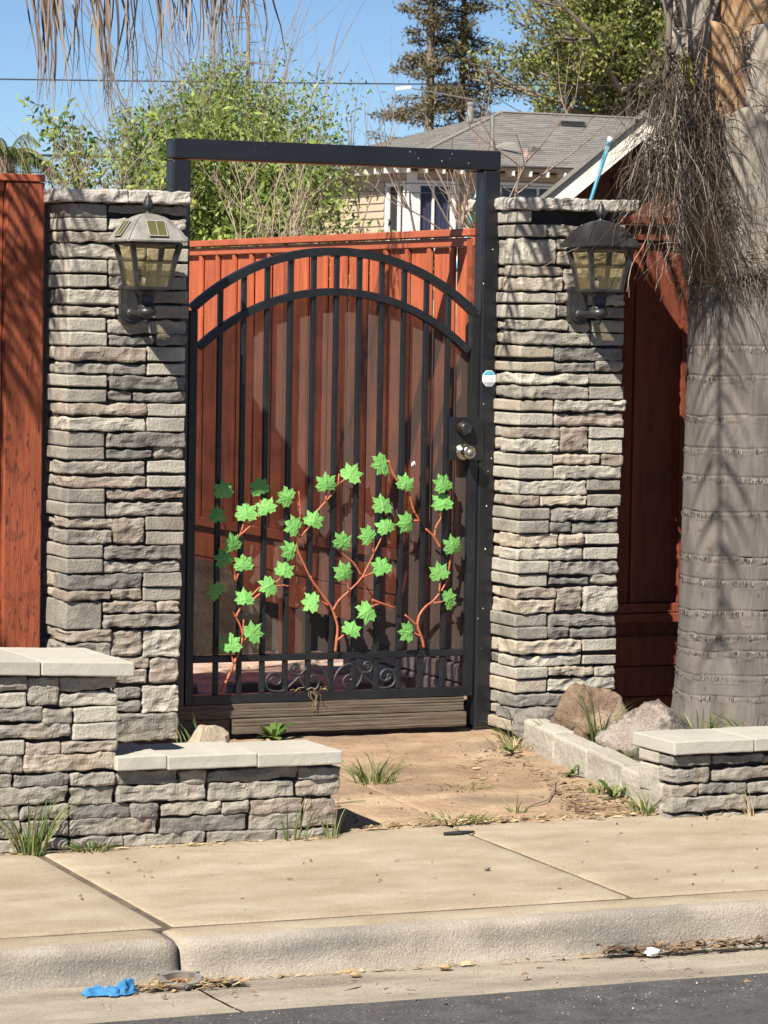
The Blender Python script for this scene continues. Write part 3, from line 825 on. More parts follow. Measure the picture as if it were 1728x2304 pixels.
w = thing('low_stone_wall', 'short low stone wall with pale concrete cap right of the path near palm', 'wall', (1.5, -1.65, -.1))
mb = MB(); mb.box(1.165, 3.6, -1.745, -1.53, -.2, .13); mb.build('core', M_MORTAR, w)
wall_stones(RIGHT_LOW, w, 9, 400)
for zi in range(5):
    z0 = -.115 + zi * .05
    if zi in (0, 2, 4):
        mb = MB(); rough_box(mb, 1.143 + (.006 if zi == 0 else 0), 1.24, -1.68, -1.54, max(z0, -.11), z0 + .045 if zi == 0 else min(z0 + .094, .128), cell=.016, r=.008, amp=.004, seed=zi + 177, kind='s')
        mb.build('stone', STONE['l' if zi else 'g'], w)
    xx = 1.725
    while xx < 3.4:
        L = rs.choice((.16, .22, .33))
        mb = MB(); rough_box(mb, xx, xx + L - .006, -1.77 + rs.uniform(-.006, .006), -1.69, z0, z0 + .044, cell=.02, r=.008, amp=.006, seed=zi * 37 + int(xx * 100), wob=.004)
        mb.build('stone', STONE[rs.choice('ggdgb')], w)
        xx += L
for a, b, s in ((1.137, 1.4505, 1), (1.452, 1.77, 2), (1.773, 2.1, 3), (2.103, 2.45, 4), (2.453, 3.5, 5)):
    mb = MB(); rough_box(mb, a, b, -1.80, -1.50, .131, .178, cell=.018, r=.005, amp=.0022, seed=330 + s, wob=.0015, kind='s', dcell=.04)
    mb.build('cap_stone', M_CAP, w)

# edging blocks along the path
e = thing('block_edging', 'row of crumbling pale concrete edging blocks along right side of path', 'edging', (1.25, -1.0, -.03))
ys = [-1.715, -1.36, -1.03, -.70, -.36]
for i in range(4):
    mb = MB()
    rough_box(mb, 0, .095, ys[i] + .003, ys[i + 1] - .004, -.12, 0, cell=.02, r=.012, amp=.005, seed=500 + i, wob=.006, kind='s', dcell=.022)
    mb.v = [(x + 1.137 + .135 * (y + 1.72) / 1.36, y, z + (.02 + .063 * (y + 1.72) / 1.36) + (.006 * (i % 2) if z > -.05 else 0)) for x, y, z in mb.v]
    mb.build('block', M_EDGE, e, smooth=False)

# ================================================================== GATE FRAME
g = thing('gate_frame', 'tall black square steel frame around the gate between stone pillars', 'gate frame', (.64, .038, 0))


def bevel_box(name, m, parent, b, w=.006, **kw):
    x0, x1, y0, y1, z0, z1 = b
    bm = bmesh.new()
    bmesh.ops.create_cube(bm, size=1)
    for v in bm.verts:
        v.co = Vector(((x0 + x1) / 2 + v.co.x * (x1 - x0), (y0 + y1) / 2 + v.co.y * (y1 - y0), (z0 + z1) / 2 + v.co.z * (z1 - z0)))
    bmesh.ops.bevel(bm, geom=list(bm.edges), offset=w, segments=2, affect='EDGES', profile=.5)
    mb = MB(); bm.verts.index_update()
    mb.add([tuple(v.co) for v in bm.verts], [tuple(v.index for v in f.verts) for f in bm.faces])
    bm.free()
    return mb.build(name, m, parent, **kw)


bevel_box('post', M_BLACK, g, (-.044, .031, 0, .076, -.1, 2.1835), .008)
bevel_box('post', M_BLACK, g, (1.2445, 1.3185, 0, .076, -.1, 2.1855), .008)
bevel_box('beam', M_BLACK, g, (-.044, 1.3185, -.001, .077, 2.1865, 2.2625), .008)
rs = random.Random(5)
mb = MB()
for i in range(15):
    x = rs.choice((rs.uniform(1.25, 1.31), rs.uniform(.9, 1.3))); z = rs.uniform(2.19, 2.26) if x < 1.25 else rs.uniform(.2, 2.2)
    h = rs.uniform(.0006, .0019)
    mb.box(x - h, x + h, -.0026, -.0014, z - h * rs.uniform(1, 3), z + h)
o = mb.build('paint_chip', M_PAPER, g); o['kind'] = 'stuff'

st = thing('octagon_sticker', 'small octagonal blue and white security sticker on right gate post', 'sticker', (1.2815, -.001, 1.378))
def octo(cx, cz, rx, rz):
    k = .42
    return [(cx - rx * k, cz - rz), (cx + rx * k, cz - rz), (cx + rx, cz - rz * k), (cx + rx, cz + rz * k), (cx + rx * k, cz + rz), (cx - rx * k, cz + rz), (cx - rx, cz + rz * k), (cx - rx, cz - rz * k)]
mb = MB(); mb.prism(octo(1.2815, 1.378, .0285, .031), -.0016, -.0004); mb.build('backing', M_STICK_W, st)
mb = MB(); mb.prism([(1.2815 - .0235, 1.391), (1.2815 + .0235, 1.391), (1.2815 + .0255, 1.393), (1.2815 + .0105, 1.4065), (1.2815 - .0105, 1.4065), (1.2815 - .0255, 1.393)], -.0022, -.0017); mb.build('blue_band', M_STICK_B, st)
mb = MB(); mb.prism([(1.2815 - .0235, 1.3645), (1.2815 - .0105, 1.3495), (1.2815 + .0105, 1.3495), (1.2815 + .0235, 1.3645)], -.0022, -.0017); mb.build('grey_band', M_STICK_G, st)


def text_mesh(name, txt, size, loc, m, parent):
    cu = bpy.data.curves.new(name, 'FONT')
    cu.body = txt; cu.size = size; cu.align_x = 'CENTER'; cu.align_y = 'CENTER'; cu.extrude = .0002
    to = bpy.data.objects.new(name, cu)
    dg = bpy.context.evaluated_depsgraph_get()
    C.objects.link(to); dg.update()
    me = bpy.data.meshes.new_from_object(to.evaluated_get(dg))
    bpy.data.objects.remove(to)
    me.materials.clear(); me.materials.append(m)
    me.transform(Matrix.Rotation(PI / 2, 4, 'X'))
    ob = bpy.data.objects.new(name, me)
    C.objects.link(ob)
    ob.parent = parent; ob.location = Vector(loc) - root_loc(parent)
    return ob


text_mesh('lettering', 'ring', .021, (1.2815, -.0021, 1.378), M_STICK_T, st)
text_mesh('small_lettering', 'PROTECTED', .0062, (1.2815, -.0026, 1.3605), M_STICK_W, st)
text_mesh('small_lettering', 'PROPERTY', .0055, (1.2815, -.0026, 1.3545), M_STICK_W, st)

# ================================================================== GATE LEAF
gt = thing('metal_gate', 'arched black metal bar gate with screen mesh and painted grape vines', 'gate', (.63, .016, .133))


def bar(name, b):
    return bevel_box(name, M_GATE, gt, b, .0025)


bar('stile', (.034, .066, .001, .033, .134, 1.622))
bar('stile', (1.204, 1.236, .001, .033, .134, 1.628))
bar('rail', (.067, 1.203, .001, .033, .134, .170))
bar('rail', (.067, 1.203, .002, .032, .2925, .3185))


def arc_z(x, top, end):
    h = top - end; a = .585
    Rr = (a * a + h * h) / (2 * h)
    return top - Rr + math.sqrt(max(Rr * Rr - (x - .634) ** 2, 0))


def arch(name, x0, x1, top, end, th):
    mb = MB(); n = 40
    for i in range(n + 1):
        x = x0 + (x1 - x0) * i / n
        z = arc_z(x, top, end)
        sl = (arc_z(x + .001, top, end) - arc_z(x - .001, top, end)) / .002
        nx, nz = sl / math.hypot(1, sl), -1 / math.hypot(1, sl)
        for (yy_, k) in ((-.001, 0), (.035, 0), (.035, 1), (-.001, 1)):
            mb.v.append((x + nx * th * k, yy_, z + nz * th * k))
    for i in range(n):
        for k in range(4):
            a = i * 4 + k; b = i * 4 + (k + 1) % 4
            mb.f.append((a, b, b + 4, a + 4))
    mb.f.append((0, 1, 2, 3)); mb.f.append((n * 4, n * 4 + 1, n * 4 + 2, n * 4 + 3))
    return mb.build(name, M_GATE, gt)


arch('outer_arch', .036, 1.234, 1.872, 1.653, .031)
arch('inner_arch', .067, 1.203, 1.717, 1.478, .028)
for i in range(11):
    x = .1605 + i * .0949
    zt = arc_z(x, 1.872, 1.653) - .026
    zi = arc_z(x, 1.717, 1.478)
    bar('bar', (x - .0095, x + .0095, .006, .027, zi - .003, zt))
    bar('bar', (x - .0095, x + .0095, .006, .027, .3188, zi - .024))
    bar('bar', (x - .0095, x + .0095, .006, .027, .1703, .2922))
# screen mesh behind the bars
mb = MB()
n = 40
for i in range(n + 1):
    x = .052 + (1.219 - .052) * i / n
    for k, z in enumerate((.300, .7, 1.1, arc_z(x, 1.717, 1.478) - .012)):
        mb.v.append((x, .0365 + .0015 * noise.noise(Vector((x * 5, z * 5, 0))), z))
for i in range(n):
    for k in range(3):
        a = i * 4 + k
        mb.f.append((a, a + 4, a + 5, a + 1))
mb.build('screen_mesh', M_MESH, gt)
# lock plate, deadbolt, knob
bevel_box('lock_plate', M_GATE, gt, (1.113, 1.262, -.006, -.0005, 1.058, 1.226), .002)
db = MB(); db.lathe((1.176, -.006, 1.183), (0, -1, 0), [(0, .0315), (.003, .0325), (.011, .0315), (.020, .0265), (.027, .0225), (.029, .021)], 28)
db = db.build('deadbolt', M_DBOLT, gt, smooth=True)
mb = MB(); mb.lathe((1.176, -.035, 1.183), (0, -1, 0), [(0, .019), (.0015, .0185), (.002, .0135), (.0008, .013)], 24); mb.box(1.1753, 1.1767, -.0375, -.0362, 1.177, 1.189)
mb.build('keyway', M_LBLACK, db)
kb = MB(); kb.lathe((1.172, -.006, 1.092), (0, -1, 0), [(0, .0335), (.004, .034), (.010, .030), (.013, .020), (.022, .0145), (.032, .016), (.038, .0235), (.047, .0275), (.057, .0278), (.064, .0245), (.067, .019), (.0675, .014), (.066, .0135)], 32)
kb = kb.build('door_knob', M_KNOB, gt, smooth=True)
mb = MB(); mb.lathe((1.172, -.072, 1.092), (0, -1, 0), [(0, .0125), (.002, .012), (.0035, .008), (.005, .007)], 20); mb.build('keyway', M_ALU, kb, smooth=True)
bevel_box('rim_latch', M_GATE, gt, (1.238, 1.243, .005, .03, 1.07, 1.16), .0005)


# scrolls
def smooth_path(p, n=6):
    P = [Vector((a, b, 0)) for a, b in p]
    out = []
    for i in range(len(P) - 1):
        p0 = P[max(i - 1, 0)]; p1 = P[i]; p2 = P[i + 1]; p3 = P[min(i + 2, len(P) - 1)]
        for k in range(n):
            t = k / n
            out.append(.5 * ((2 * p1) + (p2 - p0) * t + (2 * p0 - 5 * p1 + 4 * p2 - p3) * t * t + (3 * p1 - p0 - 3 * p2 + p3) * t ** 3))
    out.append(P[-1])
    return out


SCR = {
'a':[(0.402,0.201),(0.387,0.214),(0.387,0.222),(0.398,0.225),(0.399,0.211),(0.412,0.201),(0.429,0.213),(0.424,0.235),(0.402,0.246),(0.378,0.237),(0.366,0.212),(0.376,0.185),(0.407,0.174),(0.438,0.177),(0.473,0.201),(0.504,0.229),(0.530,0.257),(0.552,0.269),(0.574,0.269),(0.602,0.253),(0.622,0.221),(0.636,0.175)],
'b':[(0.508,0.229),(0.513,0.210),(0.531,0.182)],
'c':[(0.558,0.207),(0.549,0.217),(0.555,0.229),(0.571,0.227),(0.587,0.208),(0.580,0.185),(0.563,0.171)],
'd':[(0.488,0.254),(0.479,0.256),(0.483,0.265),(0.494,0.263),(0.500,0.268),(0.490,0.278),(0.474,0.275),(0.467,0.261),(0.472,0.244),(0.490,0.236),(0.506,0.239)],
}
for mir in (0, 1):
    mb = MB()
    for k, p in SCR.items():
        pts = smooth_path(p, 5)
        pts = [((q.x if not mir else 2 * .6372 - q.x), .013 if k in 'a' else .0115, q.y) for q in pts]
        rr = [.0058] * len(pts)
        if k in 'bcd':
            rr = [.0054] * len(pts)
        mb.tube(pts, rr, 8)
    mb.build('scroll', M_SCROLL, gt, smooth=True)

# grape vines with leaves
VINES = {
'A':[[(0.171,0.180),(0.204,0.246),(0.223,0.289),(0.245,0.342),(0.257,0.390),(0.249,0.427),(0.228,0.467),(0.198,0.506),(0.160,0.550)],
 [(0.228,0.467),(0.256,0.514),(0.297,0.553),(0.330,0.580),(0.378,0.589),(0.410,0.614)],
 [(0.299,0.533),(0.339,0.562),(0.386,0.581),(0.446,0.581)],
 [(0.223,0.289),(0.207,0.337)],
 [(0.257,0.390),(0.260,0.457)],
 [(0.255,0.371),(0.279,0.390)]],
'B':[[(0.228,0.602),(0.214,0.647),(0.195,0.692),(0.199,0.736),(0.240,0.776),(0.258,0.839)],
 [(0.240,0.776),(0.302,0.830),(0.327,0.865)],
 [(0.322,0.865),(0.321,0.931)],
 [(0.199,0.736),(0.180,0.810),(0.169,0.847),(0.170,0.906)],
 [(0.228,0.602),(0.240,0.643)]],
'M':[[(0.640,0.324),(0.645,0.370),(0.648,0.422),(0.628,0.483),(0.606,0.517),(0.564,0.567),(0.531,0.612),(0.498,0.673),(0.479,0.714),(0.467,0.785),(0.486,0.766),(0.512,0.792),(0.540,0.814)],
 [(0.540,0.814),(0.559,0.866),(0.591,0.901),(0.623,0.937),(0.640,0.962),(0.679,0.997)],
 [(0.640,0.962),(0.644,1.008)],
 [(0.591,0.904),(0.595,0.947)],
 [(0.490,0.774),(0.485,0.874),(0.477,0.942)],
 [(0.484,0.882),(0.468,0.904),(0.447,0.916)],
 [(0.489,0.792),(0.471,0.807)],
 [(0.479,0.703),(0.457,0.703)],
 [(0.610,0.502),(0.577,0.518),(0.561,0.517)],
 [(0.628,0.483),(0.653,0.522),(0.699,0.561),(0.747,0.609),(0.791,0.691),(0.819,0.744),(0.839,0.781)],
 [(0.842,0.845),(0.839,0.866)],
 [(0.839,0.781),(0.837,0.796)],
 [(0.795,0.699),(0.788,0.740),(0.777,0.755)],
 [(0.747,0.609),(0.780,0.620),(0.807,0.634)],
 [(0.745,0.615),(0.713,0.662),(0.668,0.697),(0.645,0.719)],
 [(0.695,0.557),(0.679,0.608)],
 [(0.647,0.369),(0.688,0.397)]],
'K':[[(0.790,0.521),(0.827,0.508),(0.890,0.487)],
 [(0.827,0.508),(0.794,0.496),(0.782,0.487)]],
'R':[[(1.015,0.330),(1.004,0.372),(0.987,0.415),(0.993,0.456),(1.019,0.490),(1.052,0.512),(1.085,0.550),(1.109,0.595),(1.124,0.690)],
 [(1.052,0.503),(1.098,0.509)],
 [(1.076,0.546),(1.079,0.596)],
 [(0.987,0.415),(0.932,0.461)],
 [(1.000,0.375),(0.966,0.391)]],
'T':[[(0.850,1.059),(0.867,1.015),(0.893,0.977),(0.939,0.932),(0.961,0.867),(0.987,0.827)],
 [(0.987,0.825),(0.944,0.825)],
 [(0.857,1.034),(0.836,1.044)]],
'U':[[(1.078,0.718),(1.047,0.764),(1.013,0.793)],
 [(1.051,0.760),(1.059,0.802),(1.079,0.836),(1.068,0.859)],
 [(1.113,0.915),(1.115,0.938),(1.104,0.952)]],
}
LEAVES=[(0.167,0.952,100,'B'),(0.311,0.963,100,'B'),(0.146,0.861,100,'B'),(0.258,0.869,100,'B'),(0.337,0.889,100,'B'),(0.417,0.923,165,'M'),(0.587,0.976,103,'M'),(0.692,1.013,60,'M'),(0.808,1.044,180,'T'),(0.920,0.977,72,'T'),(1.080,0.973,100,'U'),(1.080,0.903,100,'U'),(0.826,0.894,100,'M'),(0.449,0.813,150,'M'),(0.539,0.838,68,'M'),(0.838,0.811,100,'M'),(0.917,0.817,-161,'T'),(0.204,0.751,100,'B'),(0.171,0.694,100,'B'),(0.249,0.675,100,'B'),(0.434,0.720,152,'M'),(0.420,0.650,80,'A'),(0.659,0.753,68,'M'),(0.761,0.776,124,'M'),(1.126,0.731,89,'R'),(1.069,0.628,100,'R'),(0.825,0.655,100,'M'),(0.665,0.636,100,'M'),(0.137,0.571,138,'A'),(0.259,0.548,100,'A'),(0.350,0.580,-161,'A'),(0.526,0.519,179,'M'),(0.758,0.476,-154,'K'),(0.704,0.417,56,'M'),(0.297,0.410,55,'A'),(0.204,0.370,100,'A'),(0.930,0.395,175,'R'),(1.123,0.520,24,'R')]
LEAF_OUT = [(0, 1.02), (.10, .84), (.21, .76), (.215, .60), (.36, .64), (.50, .66), (.69, .73), (.645, .54), (.65, .40), (.51, .29), (.66, .18), (.81, .0), (.64, -.12), (.61, -.34), (.38, -.31), (.15, -.41), (.05, -.24)]


def leaf_mesh(seed):
    rs = random.Random(seed)
    out = [(x * rs.uniform(.92, 1.08), z * rs.uniform(.93, 1.07)) for x, z in LEAF_OUT]
    pts = out + [(-x * rs.uniform(.94, 1.06), z) for x, z in reversed(LEAF_OUT[1:])]
    n = len(pts)
    mb = MB()
    bend = rs.uniform(.08, .40); fold = rs.uniform(.04, .32); tw = rs.uniform(-.25, .25)

    def pos(x, z, back):
        r = math.hypot(x, z)
        a = math.atan2(x, z)
        vein = min(abs(a - v) for v in (0, .78, -.78, 1.72, -1.72)) * r
        y = bend * z * z * .6 + fold * abs(x) * .6 + tw * x * z + .028 * math.sin(min(vein, .22) / .22 * PI) * min(r * 2, 1) + .045 * noise.noise(Vector((x * 4, z * 4, seed * 3.3)))
        return (x * .0505, (y * .0505) + (.0022 if back else 0), z * .0505)
    rings = (1.0, .82, .6, .38, .18)
    for back in (0, 1):
        for q in rings:
            for x, z in pts:
                mb.v.append(pos(x * q, (z - .05) * q + .05, back))
        mb.v.append(pos(0, .05, back))
    m = len(rings) * n + 1
    for back in (0, 1):
        o = back * m
        for k in range(len(rings) - 1):
            for i in range(n):
                i2 = (i + 1) % n
                mb.f.append((o + k * n + i, o + k * n + i2, o + (k + 1) * n + i2, o + (k + 1) * n + i))
        for i in range(n):
            mb.f.append((o + (len(rings) - 1) * n + i, o + (len(rings) - 1) * n + (i + 1) % n, o + m - 1))
    for i in range(n):
        i2 = (i + 1) % n
        mb.f.append((i, i2, m + i2, m + i))
    me = bpy.data.meshes.new('leaf')
    me.from_pydata(mb.v, [], mb.f)
    bm = bmesh.new(); bm.from_mesh(me); bmesh.ops.recalc_face_normals(bm, faces=bm.faces); bm.to_mesh(me); bm.free()
    me.materials.append(M_LEAF)
    return me


leaf_meshes = [leaf_mesh(i) for i in range(9)]
vine_obj = {}
VY = -.016
for key, paths in VINES.items():
    mb = MB()
    for pi_, p in enumerate(paths):
        pts = smooth_path(p, 4)
        n = len(pts)
        r0 = (.0058 if pi_ == 0 else .0045)
        rr = [max(.0024, r0 * (1 - .45 * i / n) * (1 + .16 * noise.noise(Vector((i * .7, pi_, ord(key)))))) for i in range(n)]
        mb.tube([(q.x, VY + .004 * noise.noise(Vector((q.x * 9, q.y * 9, pi_))), q.y) for q in pts], rr, 7)
        for i in range(3, n - 2, 7):                          # buds and knuckles
            q = pts[i]
            mb.tube([(q.x, VY, q.y), (q.x + .004 * (-1) ** i, VY - .006, q.y + .005)], [.004, .0015], 5)
    vine_obj[key] = mb.build('vine', M_VINE, gt, smooth=True)
rs = random.Random(21)
for i, (x, z, ang, key) in enumerate(LEAVES):
    o = bpy.data.objects.new('leaf', leaf_meshes[(i * 4) % 9])
    C.objects.link(o)
    p = vine_obj[key]
    o.parent = p
    a = R(ang + rs.uniform(-12, 12))
    o.rotation_euler = (R(rs.uniform(-20, 6)), PI / 2 - a, R(rs.uniform(-20, 16)))
    o.rotation_mode = 'YXZ'
    s = rs.uniform(.98, 1.16)
    o.scale = (s, s, s)
    c = Vector((x - math.cos(a) * .015, VY - .013 - rs.uniform(0, .006), z - math.sin(a) * .015))
    o.location = c - root_loc(p)
# a scrap of paper caught on the screen, straw caught on the rail
mb = MB(); mb.add([(.955, .0, 1.035), (.972, -.004, 1.042), (.968, -.002, 1.056), (.958, .002, 1.05), (.962, -.009, 1.045)], [(0, 1, 4), (1, 2, 4), (2, 3, 4), (3, 0, 4)])
tag(mb.build('paper_scrap', M_PAPER, origin=(.963, 0, 1.045)), 'tiny white paper scrap caught between gate bars below middle', 'paper scrap')
mb = MB()
rs = random.Random(4)
for i in range(16):
    x = rs.uniform(.45, .62) if i < 11 else rs.uniform(.535, .57)
    if i < 11:
        p0 = Vector((x, rs.uniform(-.004, .03), .172 + rs.uniform(0, .008)))
        d = Vector((rs.uniform(-1, 1), rs.uniform(-.3, .3), rs.uniform(-.1, .35))) * .05
        pts = [p0, p0 + d * .5 + Vector((0, 0, .006)), p0 + d]
    else:
        p0 = Vector((x, -.004, .174))
        pts = [p0, p0 + Vector((rs.uniform(-.01, .02), -.008, -.018)), p0 + Vector((rs.uniform(-.01, .03), -.008, -.04)), p0 + Vector((rs.uniform(0, .04), -.008, -rs.uniform(.05, .075)))]
    mb.tube(pts, .0011, 4)
o = tag(mb.build('dry_straw', M_STRAW, origin=(.53, 0, .17)), 'wisps of dry straw caught on bottom rail of the gate', 'straw'); o['kind'] = 'stuff'

# timber sill below the gate
tm = thing('timber_sill', 'weathered grooved timber planks filling gap under the black gate', 'timber', (.6, .02, .0))


def plank(x0, x1, y0, y1, z0, z1, seed, grooves):
    mb = MB()
    nx, nz = 60, grooves * 6
    for k in range(nz + 1):
        z = z0 + (z1 - z0) * k / nz
        for i in range(nx + 1):
            x = x0 + (x1 - x0) * i / nx
            gph = (k / 6) % 1.0
            y = y0 + .0011 * (1 - abs(math.sin(PI * k / 6)) ** .5) + .0012 * noise.noise(Vector((x * 2, z * 160, seed))) + .002 * noise.noise(Vector((x * 4, z * 50, seed)))
            mb.v.append((x, y, z + .0025 * noise.noise(Vector((x * 5, seed, 1)))))
    for k in range(nz):
        for i in range(nx):
            a = k * (nx + 1) + i
            mb.f.append((a, a + 1, a + nx + 2, a + nx + 1))
    mb.box(x0, x1, y0 + .006, y1, z0 + .001, z1 - .001)
    return mb.build('plank', M_TIMBER, tm)


plank(-.04, 1.198, .000, .07, .078, .1325, 1, 5)
plank(.225, 1.2, -.022, .07, .020, .0755, 2, 4)
plank(-.04, .218, .005, .07, -.02, .0755, 3, 4)

# ================================================================== FENCES
def fence_side():
    f = thing('side_fence', 'sunlit red board fence running back behind the gate', 'fence', (1.3, 3, 0))
    y = .10
    rs = random.Random(2)
    while y < 6.3:
        w = .178
        b = bevel_box('board', M_RED, f, (1.262 + rs.uniform(0, .004), 1.282, y, y + w - .004, .655, 1.892), .002)
        bevel_box('batten', M_RED, f, (1.247, 1.2605, y + w - .002, y + w + .032, .655, 1.892), .002)
        y += .215
    y0 = .085
    for y1 in (2.02, 4.1, 6.3):
        bevel_box('top_cap', M_REDS, f, (1.225, 1.30, y0, y1 - .003, 1.9335, 1.962), .003)
        bevel_box('top_rail', M_REDS, f, (1.243, 1.29, y0, y1 - .003, 1.8935, 1.9275), .003)
        bevel_box('kick_rail', M_REDS, f, (1.232, 1.29, y0, y1 - .003, .612, .6535), .003)
        for k in range(2, 4):
            bevel_box('kick_board', M_RED, f, (1.262, 1.285, y0, y1 - .003, .02 + k * .148, .02 + k * .148 + .142), .003)
        bevel_box('post', M_REDP, f, (1.235, 1.33, y1 - .06, y1 + .0, .0, 1.892), .004)
        y0 = y1
    bevel_box('post', M_REDP, f, (1.236, 1.33, .088, .128, .14, 1.925), .004)


fence_side()

lg = thing('stone_ledge', 'low ledge of pink flagstones under the red side fence', 'ledge', (1.3, 1.5, .15))
rs = random.Random(44)
for k in range(3):
    y = .10
    while y < 1.2:
        L = rs.uniform(.35, .7)
        mb = MB(); rough_box(mb, 1.225 + .012 * k + rs.uniform(-.01, .01), 1.5, y + .003, y + L - .004, .10 + k * .073, .10 + k * .073 + .068, cell=.05, r=.008, amp=.005, seed=k * 17 + int(y * 50), wob=.003, dcell=.05)
        mb.build('flagstone', M_FLAG, lg)
        y += L

f = thing('left_fence', 'red wooden fence post and panel left of left stone pillar', 'fence', (-1, .06, 0))
bevel_box('post', M_REDP, f, (-.693, -.547, -.02, .12, -.05, 2.079), .005)
bevel_box('top_cap', M_RED, f, (-2.6, -.5475, -.026, .14, 2.0815, 2.108), .003)
bevel_box('top_rail', M_RED, f, (-2.6, -.6945, .0, .05, 2.045, 2.079), .003)
bevel_box('kick_rail', M_RED, f, (-2.6, -.6945, .0, .05, .511, .548), .003)
bevel_box('kick_rail', M_RED, f, (-2.6, -.6945, -.004, .05, .472, .5085), .003)
for i in range(9):
    bevel_box('board', M_RED, f, (-.695 - (i + 1) * .205, -.697 - i * .205, .03, .05, .549, 2.044), .002)
    bevel_box('batten', M_RED, f, (-.735 - i * .205, -.697 - i * .205, .012, .0295, .549, 2.044), .002)
for k in range(3):
    bevel_box('kick_board', M_RED, f, (-2.6, -.6945, .03, .055, .0 + k * .156, .152 + k * .156), .003)

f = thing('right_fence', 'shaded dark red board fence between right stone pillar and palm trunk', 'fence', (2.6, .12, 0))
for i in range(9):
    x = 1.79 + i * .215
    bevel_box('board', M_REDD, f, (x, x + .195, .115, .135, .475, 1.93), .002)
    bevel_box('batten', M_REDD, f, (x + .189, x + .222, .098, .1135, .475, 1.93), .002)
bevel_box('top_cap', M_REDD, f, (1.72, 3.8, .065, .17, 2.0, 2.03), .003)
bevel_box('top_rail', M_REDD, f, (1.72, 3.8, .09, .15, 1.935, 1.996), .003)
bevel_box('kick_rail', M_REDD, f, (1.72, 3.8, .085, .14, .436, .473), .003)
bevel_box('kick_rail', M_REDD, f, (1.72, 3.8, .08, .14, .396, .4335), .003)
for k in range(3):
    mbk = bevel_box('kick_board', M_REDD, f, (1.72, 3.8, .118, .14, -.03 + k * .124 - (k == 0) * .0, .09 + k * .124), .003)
bevel_box('backing', M_REDD, f, (1.72, 3.8, .142, .16, -.05, 1.99), .002)


